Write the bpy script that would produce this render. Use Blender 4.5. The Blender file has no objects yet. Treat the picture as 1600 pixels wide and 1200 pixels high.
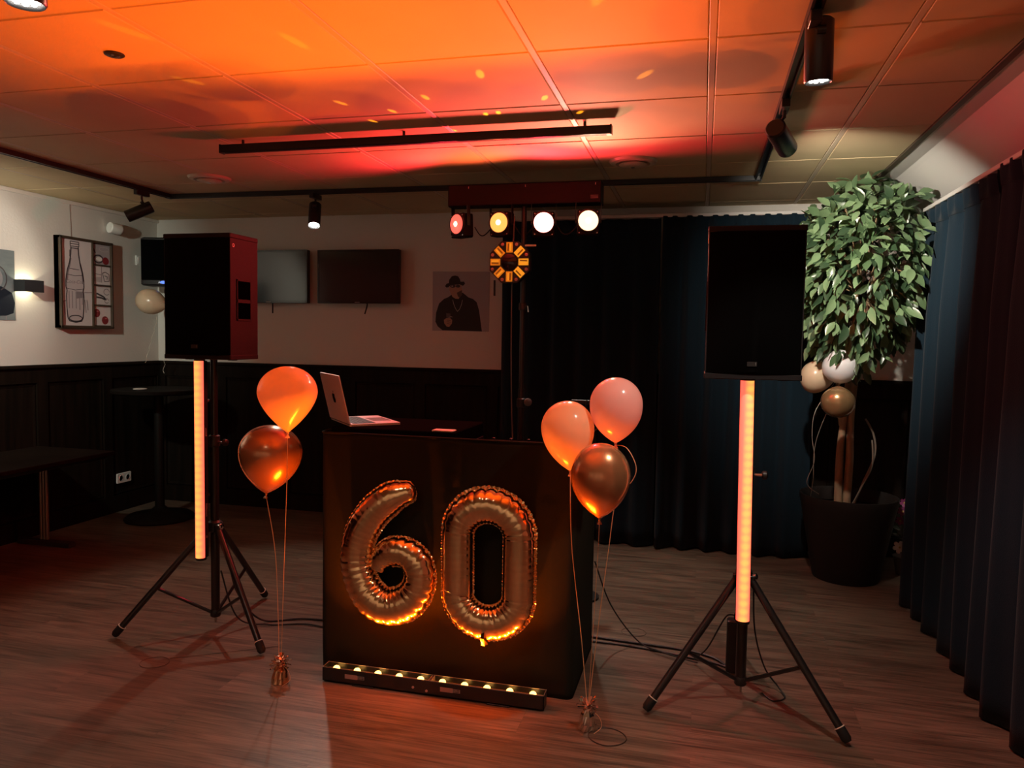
import bpy, bmesh, math, random
from mathutils import Vector, Matrix, noise
random.seed(7)
SC = bpy.context.scene
COL = SC.collection
PI = math.pi

# ------------------------------------------------------------------ camera
cam_d = bpy.data.cameras.new('camera'); cam = bpy.data.objects.new('camera', cam_d); COL.objects.link(cam)
yaw, pit, rol = -.24579, -.061105, .0167046
fw = Vector((math.sin(yaw)*math.cos(pit), math.cos(yaw)*math.cos(pit), math.sin(pit)))
rt = Vector((math.cos(yaw), -math.sin(yaw), 0)); up = rt.cross(fw)
r2 = math.cos(rol)*rt + math.sin(rol)*up; u2 = -math.sin(rol)*rt + math.cos(rol)*up
M = Matrix((r2, u2, -fw)).transposed().to_4x4(); M.translation = (0, 0, 1.5)
cam.matrix_world = M
cam_d.sensor_width = 36; cam_d.lens = 1184/1600*36; cam_d.clip_start = .05
SC.camera = cam

# ------------------------------------------------------------------ world, exposure
w = bpy.data.worlds.new('world'); SC.world = w; w.use_nodes = True
w.node_tree.nodes['Background'].inputs[0].default_value = (.02, .016, .013, 1)
w.node_tree.nodes['Background'].inputs[1].default_value = .3
vs = SC.view_settings
vs.view_transform = 'Standard'; vs.look = 'None'; vs.gamma = 1; vs.use_curve_mapping = False
vs.exposure = 0.0

def spot(name, loc, target, energy, color, deg, blend=.6, radius=.02):
    d = bpy.data.lights.new(name, 'SPOT'); d.energy = energy; d.color = color
    d.spot_size = math.radians(deg); d.spot_blend = blend; d.shadow_soft_size = radius
    o = bpy.data.objects.new(name, d); COL.objects.link(o); o.location = loc
    o.rotation_euler = (Vector(target)-Vector(loc)).to_track_quat('-Z', 'Y').to_euler()
    return o
def point(name, loc, energy, color, radius=.02):
    d = bpy.data.lights.new(name, 'POINT'); d.energy = energy; d.color = color; d.shadow_soft_size = radius
    o = bpy.data.objects.new(name, d); COL.objects.link(o); o.location = loc
    return o
WARM = (1, .80, .58); NEUT = (1, .90, .76)
# unseen fill lights added behind the camera, bounced off the front wall
spot('fill_light_behind_a', (-1.4, -1.9, 2.25), (-1.3, -3.5, 1.1), 60, WARM, 120, 1, .04)
spot('fill_light_behind_b', (.28, -1.9, 2.25), (.4, -3.5, 1.1), 60, WARM, 120, 1, .04)
spot('fill_light_behind_c', (-3.7, -1.9, 2.25), (-3.6, -3.5, 1.1), 60, WARM, 120, 1, .04)

spot('assumed_light_left', (-3.72, 2.55, 2.26), (-4.7, 3.85, 1.75), 135, (.96,1,.84), 74, .8, .04)  # assumed lamp out of view, no fixture, added to wash the left wall
spot('assumed_light_mid', (-.78, 4.74, 2.28), (-.42, 4.45, 0), 85, NEUT, 70, .9, .03)  # assumed lamp behind the spotlight bar, no fixture, added to brighten the floor

# ------------------------------------------------------------------ materials
MATS = {}
def mat(name, color=(.5,.5,.5), rough=.5, metal=0, spec=.5, emit=None, estr=0, coat=0, sheen=0, bump=None, vary=None):
    if name in MATS: return MATS[name]
    m = bpy.data.materials.new(name); m.use_nodes = True
    nt = m.node_tree; b = nt.nodes['Principled BSDF']
    b.inputs['Base Color'].default_value = (*color, 1); b.inputs['Roughness'].default_value = rough
    b.inputs['Metallic'].default_value = metal; b.inputs['Specular IOR Level'].default_value = spec
    b.inputs['Coat Weight'].default_value = coat; b.inputs['Sheen Weight'].default_value = sheen
    if emit:
        b.inputs['Emission Color'].default_value = (*emit, 1); b.inputs['Emission Strength'].default_value = estr
    tc = None
    if bump or vary: tc = nt.nodes.new('ShaderNodeTexCoord')
    if bump:
        sc, st, stretch = bump
        n = nt.nodes.new('ShaderNodeTexNoise'); n.inputs['Scale'].default_value = sc; n.inputs['Detail'].default_value = 4
        mp = nt.nodes.new('ShaderNodeMapping'); mp.inputs['Scale'].default_value = stretch
        bp = nt.nodes.new('ShaderNodeBump'); bp.inputs['Strength'].default_value = st; bp.inputs['Distance'].default_value = .01
        nt.links.new(tc.outputs['Object'], mp.inputs[0]); nt.links.new(mp.outputs[0], n.inputs['Vector'])
        nt.links.new(n.outputs[0], bp.inputs['Height']); nt.links.new(bp.outputs[0], b.inputs['Normal'])
    if vary:
        sc, c2, stretch = vary
        n = nt.nodes.new('ShaderNodeTexNoise'); n.inputs['Scale'].default_value = sc; n.inputs['Detail'].default_value = 6
        mp = nt.nodes.new('ShaderNodeMapping'); mp.inputs['Scale'].default_value = stretch
        cr = nt.nodes.new('ShaderNodeValToRGB')
        cr.color_ramp.elements[0].position = .35; cr.color_ramp.elements[0].color = (*color, 1)
        cr.color_ramp.elements[1].position = .68; cr.color_ramp.elements[1].color = (*c2, 1)
        nt.links.new(tc.outputs['Object'], mp.inputs[0]); nt.links.new(mp.outputs[0], n.inputs['Vector'])
        nt.links.new(n.outputs[0], cr.inputs[0]); nt.links.new(cr.outputs[0], b.inputs['Base Color'])
    MATS[name] = m
    return m

def floor_mat():
    m = bpy.data.materials.new('laminate'); m.use_nodes = True; nt = m.node_tree; L = nt.links.new
    b = nt.nodes['Principled BSDF']; tc = nt.nodes.new('ShaderNodeTexCoord')
    br = nt.nodes.new('ShaderNodeTexBrick')            # per-plank tone
    br.inputs['Scale'].default_value = 1; br.inputs['Brick Width'].default_value = 1.29; br.inputs['Row Height'].default_value = .194
    br.inputs['Mortar Size'].default_value = .0008; br.inputs['Mortar Smooth'].default_value = 0
    br.inputs['Color1'].default_value = (.78,.78,.78,1); br.inputs['Color2'].default_value = (1,1,1,1); br.inputs['Mortar'].default_value = (.7,.7,.7,1)
    L(tc.outputs['Object'], br.inputs['Vector'])
    off = nt.nodes.new('ShaderNodeVectorMath'); off.operation = 'MULTIPLY_ADD'
    off.inputs[1].default_value = (3, 3, 3)
    L(br.outputs['Color'], off.inputs[0]); L(tc.outputs['Object'], off.inputs[2])
    mp = nt.nodes.new('ShaderNodeMapping'); mp.inputs['Scale'].default_value = (1.1, 11, 1); L(off.outputs[0], mp.inputs[0])
    n1 = nt.nodes.new('ShaderNodeTexNoise'); n1.inputs['Scale'].default_value = 1.6; n1.inputs['Detail'].default_value = 5; n1.inputs['Distortion'].default_value = 1.5
    L(mp.outputs[0], n1.inputs['Vector'])
    mp2 = nt.nodes.new('ShaderNodeMapping'); mp2.inputs['Scale'].default_value = (1.2, 42, 1); L(off.outputs[0], mp2.inputs[0])
    n2 = nt.nodes.new('ShaderNodeTexNoise'); n2.inputs['Scale'].default_value = 3; n2.inputs['Detail'].default_value = 5; n2.inputs['Distortion'].default_value = .8
    L(mp2.outputs[0], n2.inputs['Vector'])
    mx = nt.nodes.new('ShaderNodeMath'); mx.operation = 'MULTIPLY_ADD'; mx.inputs[1].default_value = .45
    mh = nt.nodes.new('ShaderNodeMath'); mh.operation = 'MULTIPLY'; mh.inputs[1].default_value = .55
    L(n1.outputs[0], mh.inputs[0]); L(n2.outputs[0], mx.inputs[0]); L(mh.outputs[0], mx.inputs[2])
    cr = nt.nodes.new('ShaderNodeValToRGB'); e = cr.color_ramp.elements
    e[0].position = .36; e[0].color = (.075,.050,.036,1); e[1].position = .62; e[1].color = (.25,.178,.128,1)
    L(mx.outputs[0], cr.inputs[0])
    mm = nt.nodes.new('ShaderNodeMix'); mm.data_type = 'RGBA'; mm.blend_type = 'MULTIPLY'; mm.inputs[0].default_value = 1
    L(cr.outputs[0], mm.inputs[6]); L(br.outputs['Color'], mm.inputs[7]); L(mm.outputs[2], b.inputs['Base Color'])
    b.inputs['Roughness'].default_value = .36; b.inputs['Specular IOR Level'].default_value = .45
    bp = nt.nodes.new('ShaderNodeBump'); bp.inputs['Strength'].default_value = .35; bp.inputs['Distance'].default_value = .0025
    L(n2.outputs[0], bp.inputs['Height']); L(bp.outputs[0], b.inputs['Normal'])
    return m

def latex_mat(name, color, rough=.22, trans=.52):
    m = bpy.data.materials.new(name); m.use_nodes = True; nt = m.node_tree
    b = nt.nodes['Principled BSDF']; b.inputs['Base Color'].default_value = (*color, 1); b.inputs['Roughness'].default_value = rough
    b.inputs['Coat Weight'].default_value = .3; b.inputs['Coat Roughness'].default_value = .08
    t = nt.nodes.new('ShaderNodeBsdfTranslucent'); t.inputs[0].default_value = (*color, 1)
    mx = nt.nodes.new('ShaderNodeMixShader'); mx.inputs[0].default_value = trans
    nt.links.new(b.outputs[0], mx.inputs[1]); nt.links.new(t.outputs[0], mx.inputs[2])
    nt.links.new(mx.outputs[0], nt.nodes['Material Output'].inputs[0]); MATS[name] = m
    return m

def tube_mat(name, axis_scale):
    # diffuser of an LED pixel tube: warm dots of the diodes behind pinkish opal plastic
    m = bpy.data.materials.new(name); m.use_nodes = True; nt = m.node_tree; L = nt.links.new
    b = nt.nodes['Principled BSDF']; b.inputs['Base Color'].default_value = (.7,.5,.4,1); b.inputs['Roughness'].default_value = .4
    tc = nt.nodes.new('ShaderNodeTexCoord'); sx = nt.nodes.new('ShaderNodeSeparateXYZ'); L(tc.outputs['Object'], sx.inputs[0])
    def mth(op, a, bb=None, c=None):
        n = nt.nodes.new('ShaderNodeMath'); n.operation = op
        for i, v in enumerate((a, bb, c)):
            if v is None: continue
            if isinstance(v, (int, float)): n.inputs[i].default_value = v
            else: L(v, n.inputs[i])
        return n.outputs[0]
    ax = mth('ABSOLUTE', mth('MULTIPLY', sx.outputs[0], 1/.024))
    core = mth('SUBTRACT', 1.0, mth('POWER', ax, 1.6))
    wav = mth('MULTIPLY_ADD', mth('SINE', mth('MULTIPLY', sx.outputs[2], 2*PI/.0333)), .22, .78)
    k = mth('MULTIPLY', core, wav)
    cr = nt.nodes.new('ShaderNodeValToRGB'); e = cr.color_ramp.elements
    e[0].position = 0; e[0].color = (1,.095,.06,1); e[1].position = .9; e[1].color = (1,.34,.06,1)
    L(k, cr.inputs[0]); L(cr.outputs[0], b.inputs['Emission Color']); b.inputs['Emission Strength'].default_value = axis_scale
    MATS[name] = m
    return m

BLK = mat('black_plastic', (.012,.011,.011), .45)
BLKM = mat('black_metal', (.014,.013,.013), .32, .0, .5)
BLKT = mat('track_black', (.012,.011,.011), .38)
GRILL = mat('speaker_grille', (.002,.002,.002), .9, 0, .03, bump=(900,.5,(1,1,1)))
CAB = mat('speaker_cabinet', (.010,.009,.010), .6, 0, .2, bump=(420,.35,(1,1,1)))
CHR = mat('chrome', (.75,.73,.70), .18, 1)
STEEL = mat('brushed_steel', (.45,.42,.38), .3, 1)
WPL = mat('white_plastic', (.78,.77,.73), .4)
RUB = mat('rubber', (.01,.01,.01), .7)
WHITEP = mat('white_print', (.75,.73,.69), .6)

# ------------------------------------------------------------------ mesh helpers
ORG = {}
class MB:
    def __init__(s): s.v = []; s.f = []
    def add(s, vs_, fs):
        n = len(s.v); s.v += [Vector(v) for v in vs_]; s.f += [tuple(i+n for i in f) for f in fs]; return s
    def box(s, a, b):
        (x0,y0,z0), (x1,y1,z1) = a, b
        return s.add([(x0,y0,z0),(x1,y0,z0),(x1,y1,z0),(x0,y1,z0),(x0,y0,z1),(x1,y0,z1),(x1,y1,z1),(x0,y1,z1)],
                     [(0,3,2,1),(4,5,6,7),(0,1,5,4),(1,2,6,5),(2,3,7,6),(3,0,4,7)])
    def rbox(s, a, b, r=.01, axis=2, n=4):
        # box with rounded edges parallel to `axis` and a small chamfer at both ends
        a = Vector(a); b = Vector(b); i, j, k = [(1,2,0),(2,0,1),(0,1,2)][axis]
        pts = []
        for (cx, cy, a0) in ((b[i]-r, b[j]-r, 0), (a[i]+r, b[j]-r, PI/2), (a[i]+r, a[j]+r, PI), (b[i]-r, a[j]+r, 1.5*PI)):
            for q in range(n+1):
                t = a0 + q/n*PI/2; pts.append((cx+r*math.cos(t), cy+r*math.sin(t)))
        mx_, my_ = (a[i]+b[i])/2, (a[j]+b[j])/2; c = min(r*.4, abs(b[k]-a[k])*.3)
        rings = []
        for (z, sh) in ((a[k], c), (a[k]+c, 0), (b[k]-c, 0), (b[k], c)):
            ring = []
            for (x, y) in pts:
                X = x - math.copysign(min(sh, abs(x-mx_)), x-mx_); Y = y - math.copysign(min(sh, abs(y-my_)), y-my_)
                v = [0,0,0]; v[i] = X; v[j] = Y; v[k] = z; ring.append(tuple(v))
            rings.append(ring)
        return s.rings(rings, True, True)
    def rings(s, rings, cap0=False, cap1=False, closed=True):
        n = len(rings[0]); base = len(s.v)
        for r in rings: s.v += [Vector(v) for v in r]
        for a in range(len(rings)-1):
            for b in range(n if closed else n-1):
                c = (b+1) % n
                s.f.append((base+a*n+b, base+a*n+c, base+(a+1)*n+c, base+(a+1)*n+b))
        if cap0: s.f.append(tuple(base+i for i in range(n-1, -1, -1)))
        if cap1: s.f.append(tuple(base+(len(rings)-1)*n+i for i in range(n)))
        return s
    def tube(s, pts, r, n=10, caps=True, flat=1.0):
        pts = [Vector(p) for p in pts]; m = len(pts)
        rr = r if isinstance(r, (list, tuple)) else [r]*m
        t0 = (pts[1]-pts[0]).normalized()
        u = t0.orthogonal().normalized() if abs(t0.z) < .99 else Vector((1,0,0))
        rings = []; prev = t0
        for i, p in enumerate(pts):
            t = (pts[min(i+1,m-1)]-pts[max(i-1,0)]).normalized()
            q = prev.rotation_difference(t); u = q @ u; prev = t
            u = (u - t*u.dot(t)).normalized(); v = t.cross(u)
            rings.append([p + rr[i]*(math.cos(2*PI*k/n)*u + flat*math.sin(2*PI*k/n)*v) for k in range(n)])
        return s.rings(rings, caps, caps)
    def lathe(s, prof, c=(0,0,0), axis=(0,0,1), n=24, cap0=True, cap1=True):
        q = Vector((0,0,1)).rotation_difference(Vector(axis).normalized()); c = Vector(c)
        rings = [[c + q @ Vector((r*math.cos(2*PI*k/n), r*math.sin(2*PI*k/n), z)) for k in range(n)] for (r, z) in prof]
        return s.rings(rings, cap0, cap1)
    def prism(s, poly, frame, h):
        o, ux, uy, un = frame
        bot = [o + ux*x + uy*y for x, y in poly]; top = [p + un*h for p in bot]
        return s.rings([bot, top], True, True)
    def torus(s, c, R, r, axis=(0,0,1), n=32, m=8, squash=1.0):
        q = Vector((0,0,1)).rotation_difference(Vector(axis).normalized()); c = Vector(c)
        rings = []
        for a in range(n):
            t = 2*PI*a/n
            rings.append([c + q @ Vector(((R+r*math.cos(2*PI*k/m))*math.cos(t), (R+r*math.cos(2*PI*k/m))*math.sin(t), squash*r*math.sin(2*PI*k/m))) for k in range(m)])
        rings.append(rings[0]); return s.rings(rings)
    def xform(s, mtx):
        s.v = [mtx @ v for v in s.v]; return s
    def build(s, name, m, parent=None, smooth=False, origin=None, tri=False, angle=None):
        if parent is not None: o_ = ORG[parent.name]
        elif origin is not None: o_ = Vector(origin)
        else:
            xs = [v.x for v in s.v]; ys = [v.y for v in s.v]
            o_ = Vector(((min(xs)+max(xs))/2, (min(ys)+max(ys))/2, min(v.z for v in s.v)))
        me = bpy.data.meshes.new(name)
        me.from_pydata([v-o_ for v in s.v], [], s.f); me.update()
        bm = bmesh.new(); bm.from_mesh(me); bmesh.ops.remove_doubles(bm, verts=bm.verts, dist=1e-6)
        bmesh.ops.recalc_face_normals(bm, faces=bm.faces); bm.to_mesh(me); bm.free()
        if smooth:
            me.polygons.foreach_set('use_smooth', [True]*len(me.polygons))
            if smooth != 'all':
                try: me.set_sharp_from_angle(angle=math.radians(angle or 38))
                except Exception: pass
        me.materials.append(m)
        ob = bpy.data.objects.new(name, me); COL.objects.link(ob)
        if parent is not None: ob.parent = parent
        else: ob.location = o_
        ORG[ob.name] = o_.copy()
        return ob

def thing(name, label, cat, loc, group=None):
    o = bpy.data.objects.new(name, None); COL.objects.link(o); o.location = loc; o.empty_display_size = .05
    o['label'] = label; o['category'] = cat
    if group: o['group'] = group
    ORG[o.name] = Vector(loc); return o
def tag(o, label, cat, group=None):
    o['label'] = label; o['category'] = cat
    if group: o['group'] = group
    return o
def structure(o): o['kind'] = 'structure'; return o
def bez(pts, n=10):
    # Catmull-Rom through points
    P = [Vector(p) for p in pts]; out = []
    for i in range(len(P)-1):
        a = P[max(i-1,0)]; b = P[i]; c = P[i+1]; d = P[min(i+2,len(P)-1)]
        for k in range(n):
            t = k/n
            out.append(.5*((2*b)+(c-a)*t+(2*a-5*b+4*c-d)*t*t+(3*b-a-3*c+d)*t**3))
    out.append(P[-1]); return out
def text_mesh(body, size, frame, m, name, parent, h=.0004, font_shear=0):
    cu = bpy.data.curves.new('txt', 'FONT'); cu.body = body; cu.size = size; cu.align_x = 'CENTER'; cu.align_y = 'CENTER'; cu.shear = font_shear
    cu.resolution_u = 3
    ob = bpy.data.objects.new('txt', cu); COL.objects.link(ob)
    me = bpy.data.meshes.new_from_object(ob); bpy.data.objects.remove(ob)
    mb = MB(); o, ux, uy, un = frame
    mb.v = [o + ux*v.co.x + uy*v.co.y + un*h for v in me.vertices]; mb.f = [tuple(p.vertices) for p in me.polygons]
    bpy.data.meshes.remove(me); return mb.build(name, m, parent)

# ================================================================== SETTING
XL, YB, XR, YF, ZC = -4.70, 5.78, 1.45, -3.5, 2.48
XE = .977
WALL = mat('wall_paint', (.66,.63,.58), .75, bump=(60,.12,(1,1,1)))
WAIN = mat('wainscot_wood', (.006,.004,.0026), .6, 0, .10, vary=(3,(.014,.008,.005),(9,9,.6)))
PLAST = mat('plaster_white', (.74,.71,.67), .7)
FLOOR = floor_mat()
structure(MB().box((XL-.1,YF-.1,-.1),(XR+.1,YB+.1,0)).build('floor', FLOOR, origin=(0,0,0)))

ceil = structure(MB().box((XL-.1,YF-.1,ZC+.06),(XR+.1,YB+.1,ZC+.12)).build('ceiling', mat('plenum', (.2,.17,.12), .9), origin=(0,0,ZC)))
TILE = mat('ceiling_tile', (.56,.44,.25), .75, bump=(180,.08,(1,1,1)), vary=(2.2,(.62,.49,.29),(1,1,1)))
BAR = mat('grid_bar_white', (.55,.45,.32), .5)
xl = [XL] + [-4.2+.6*i for i in range(9)] + [XE]
yl = [YF] + [2.6+.6*k for k in range(-10, 6)] + [YB]
for i in range(len(xl)-1):
    for j in range(len(yl)-1):
        x0, x1, y0, y1 = xl[i]+.013, xl[i+1]-.013, yl[j]+.004, yl[j+1]-.004
        dz = random.uniform(0, .0015)
        mb = MB(); c = .004
        mb.rings([[(x0,y0,ZC+.016),(x1,y0,ZC+.016),(x1,y1,ZC+.016),(x0,y1,ZC+.016)],
                  [(x0,y0,ZC+c+dz),(x1,y0,ZC+c+dz),(x1,y1,ZC+c+dz),(x0,y1,ZC+c+dz)],
                  [(x0+c,y0+c,ZC+dz),(x1-c,y0+c,ZC+dz),(x1-c,y1-c,ZC+dz),(x0+c,y1-c,ZC+dz)]], True, True)
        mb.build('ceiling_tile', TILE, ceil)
for x in xl[1:-1]:
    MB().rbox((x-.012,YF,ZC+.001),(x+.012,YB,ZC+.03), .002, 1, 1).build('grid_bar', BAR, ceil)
for y in yl[1:-1]:
    MB().box((XL,y-.006,ZC+.004),(XE,y+.006,ZC+.03)).build('cross_bar', BAR, ceil)
structure(MB().rbox((XE-.012,YF,ZC-.004),(XE+.02,YB,ZC+.035), .002, 1, 1).build('trim_1', mat('edge_trim', (.10,.07,.05), .5)))
structure(MB().rbox((XL,YF,ZC-.028),(XL+.02,YB,ZC), .004, 1, 2).build('trim_2', mat('cornice', (.72,.68,.62), .5)))

wl = structure(MB().box((XL-.1,YF,0),(XL,YB,ZC+.06)).build('wall_left', WALL, origin=(XL,0,0)))
wb = structure(MB().box((XL-.1,YB,0),(XR+.1,YB+.1,ZC+.06)).build('wall_back', WALL, origin=(0,YB,0)))
structure(MB().box((XL-.1,YF-.1,0),(XR+.1,YF,ZC+.06)).build('wall_front', WALL, origin=(0,YF,0)))
prof = [(XE+.01,ZC+.05),(XE+.01,ZC),(1.075,ZC-.004),(1.10,ZC-.02),(XR,2.2),(XR,0),(XR+.1,0),(XR+.1,ZC+.05)]
mb = MB(); mb.rings([[(x,YF,z) for x,z in prof],[(x,YB,z) for x,z in prof]], True, True)
structure(mb.build('wall_right', PLAST, origin=(XR,0,0)))

# wainscot on the left wall, the back wall (dado at 1.245 m)
ZD = 1.245
def wainscot(wall, horiz, a, b, fixed, sgn, step=.64):
    def bx(u0,u1,d,z0,z1):
        return ((u0,fixed+min(0,sgn*d),z0),(u1,fixed+max(0,sgn*d),z1)) if horiz else ((fixed+min(0,sgn*d),u0,z0),(fixed+max(0,sgn*d),u1,z1))
    MB().box(*bx(a,b,.012,0,ZD-.02)).build('wainscot_board', WAIN, wall)
    MB().rbox(*bx(a,b,.045,ZD-.025,ZD), .006, 0 if horiz else 1, 2).build('dado_rail', WAIN, wall)
    MB().box(*bx(a,b,.028,ZD-.13,ZD-.025)).build('top_rail', WAIN, wall)
    MB().box(*bx(a,b,.028,.0,.14)).build('baseboard', WAIN, wall)
    n = max(1, round((b-a)/step)); s = (b-a)/n
    for i in range(n+1):
        u = a+i*s
        MB().box(*bx(max(a,u-.045),min(b,u+.045),.028,.14,ZD-.13)).build('stile', WAIN, wall)
        if i < n:
            mb = MB(); u0, u1 = u+.045, u+s-.045
            o = [bx(u0,u1,.012,.14,ZD-.13), bx(u0+.03,u1-.03,.012,.17,ZD-.16)]
            def rect(u0,u1,z0,z1,d):
                P = [(u0,z0),(u1,z0),(u1,z1),(u0,z1)]
                return [((p, fixed+sgn*d, q) if horiz else (fixed+sgn*d, p, q)) for p,q in P]
            mb.rings([rect(u0,u1,.14,ZD-.13,.0125), rect(u0+.012,u1-.012,.152,ZD-.142,.018), rect(u0+.03,u1-.03,.17,ZD-.16,.013)], False, True)
            mb.build('wainscot_panel', WAIN, wall)
wainscot(wl, False, -.5, YB, XL, 1)
wainscot(wb, True, XL+.045, XR, YB, -1)

# ================================================================== CURTAINS
CURT = mat('curtain_cloth', (.007,.018,.029), .9, 0, .1, sheen=.06, bump=(260,.25,(1,1,1)))
def curtain(name, label, path, ztop, zbot, waves, amp, seed, flare=1.25, endflare=0, heading=.09, group=None):
    """path(u) -> (x,y, nx,ny); folds sway around it"""
    rnd = random.Random(seed); NU = waves*14; NZ = 26
    ph = [rnd.uniform(-.9,.9) for _ in range(waves+2)]; am = [rnd.uniform(.55,1.25) for _ in range(waves+2)]
    t = thing(name, label, 'curtain', (*path(.5)[:2], zbot), group)
    def pt(u, z, thick=0):
        h = (ztop-z)/(ztop-zbot); x, y, nx, ny = path(u)
        k = u*waves; i = int(k); f = k-i
        a = am[i]*(1-f)+am[i+1]*f; p = ph[i]*(1-f)+ph[i+1]*f
        A = amp*a*(.35+.65*min(1,h*4))*(1+(flare-1)*h)
        wv = math.sin(2*PI*k+p*h*1.3) + .28*math.sin(4*PI*k+p*2)
        d = A*wv
        d += .012*math.sin(9*u+seed+3*h)*h
        # pinch pleats at the very top
        if h < heading/(ztop-zbot): d += .012*math.cos(2*PI*k*2)
        return Vector((x+nx*(d+thick), y+ny*(d+thick), z))
    zs = []
    for q in range(NZ+1):
        s = q/NZ; zs.append(ztop-(ztop-zbot)*(s**1.25))
    def surf(z_list, off):
        return [[pt(i/NU, z + .006*math.sin(2*PI*i/NU*waves) * (1 if z == zbot else 0), off) for i in range(NU+1)] for z in z_list]
    mb = MB()
    fr = surf(zs, 0); bk = surf(zs, -.004)
    loop = [a+b[::-1] for a, b in zip(fr, bk)]
    mb.rings(loop, True, True)
    mb.build('cloth', CURT, t, smooth='all')
    hz = [ztop+.004, ztop-.03, ztop-heading]
    fr = [[pt(i/NU, z-.002, .004) for i in range(NU+1)] for z in hz]; bk = [[pt(i/NU, z-.002, .0015) for i in range(NU+1)] for z in hz]
    MB().rings([a+b[::-1] for a, b in zip(fr, bk)], True, True).build('heading_tape', CURT, t, smooth='all')
    return t
def back_path(x0, x1, fl):
    def f(u):
        return (x0+(x1-x0)*u, 5.50, 0, -1)
    return f
curtain('curtain', 'dark navy floor-length curtain behind the spotlight bar, meeting the wall with the hat portrait', back_path(-1.47,-.312,1), 2.355, .012, 6, .030, 3, group='curtains along the back wall')
curtain('curtain', 'dark navy floor-length curtain at the back, behind the loudspeaker beside the potted tree', back_path(-.300,.74,1), 2.37, .012, 6, .032, 5, group='curtains along the back wall')
def right_path(y0, y1):
    return lambda u: (1.19-.02*u, y0+(y1-y0)*u, -1, 0)
def far_end(u):
    return (1.19, 4.72-(4.72-3.62)*u, -1, 0)
curtain('curtain', 'blue curtain on the right with its pleated top catching the spotlight, next to the tree', far_end, 2.235, .01, 5, .036, 11, group='curtains along the right wall')
curtain('curtain', 'dark blue curtain at the right edge of the picture, nearest the camera', right_path(3.595,1.9), 2.25, .01, 7, .038, 17, group='curtains along the right wall')
structure(MB().rbox((1.175,1.6,2.24),(1.2,4.74,2.262), .004, 1, 2).build('trim_3', mat('curtain_rail', (.6,.58,.55), .4)))
structure(MB().rbox((-1.5,5.49,2.365),(.8,5.515,2.39), .004, 0, 2).build('trim_4', MATS['curtain_rail']))

# ================================================================== CEILING FITTINGS
def track(name, label, p, q, wdt=.036, hgt=.03, z=ZC, group=None):
    p = Vector((*p, z)); q = Vector((*q, z)); t = thing(name, label, 'light track', ((p+q)/2), group)
    d = (q-p).normalized(); n = Vector((-d.y, d.x, 0))
    def bar(a, b, o0, o1, z0, z1, nm, m):
        P = [a+n*o0, a+n*o1]; Q = [b+n*o0, b+n*o1]; mb = MB()
        Z = Vector((0,0,1))
        mb.rings([[P[0]+Z*z0,P[1]+Z*z0,P[1]+Z*z1,P[0]+Z*z1],[Q[0]+Z*z0,Q[1]+Z*z0,Q[1]+Z*z1,Q[0]+Z*z1]], True, True)
        return mb.build(nm, m, t)
    h = wdt/2
    bar(p, q, -h, h, -.010, -.002, 'rail_back', BLKT)
    bar(p, q, -h, -h+.008, -hgt, -.010, 'rail_side', BLKT)
    bar(p, q, h-.008, h, -hgt, -.010, 'rail_side', BLKT)
    for e, s in ((p, 1), (q, -1)):
        bar(e, e+d*s*.012, -h-.001, h+.001, -hgt-.001, -.002, 'end_cap', BLKT)
    return t
track('light_track', 'black ceiling track running along the left wall side to the far corner', (-3.72,-3.0), (-3.72,4.70))
track('light_track', 'black ceiling track running across the room above the televisions and the curtain', (-3.74,4.72), (.305,4.76))
track('light_track', 'black ceiling track on the right running towards the camera with two hanging spotlights', (.285,4.74), (.285,-3.0))
lb = thing('ceiling_bar', 'long black bar under the ceiling with free ends, in front of the spotlight bar', 'light bar', (-1.425,3.465,ZC-.02))
mb = MB(); mb.rbox((-2.425,3.445,ZC-.062),(-.428,3.485,ZC-.022), .004, 0, 2); mb.build('profile', BLKT, lb)
for x in (-2.427,-.434): MB().rbox((x,3.443,ZC-.064),(x+.008,3.487,ZC-.02), .003, 0, 1).build('end_cap', BLK, lb)
for x in (-2.3,-1.425,-.55): MB().lathe([(.007,0),(.007,.024)], (x,3.465,ZC-.024), n=10).build('ceiling_mount', BLKT, lb)
MB().box((-2.40,3.455,ZC-.0635),(-.45,3.475,ZC-.0615)).build('slot', RUB, lb)

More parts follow.
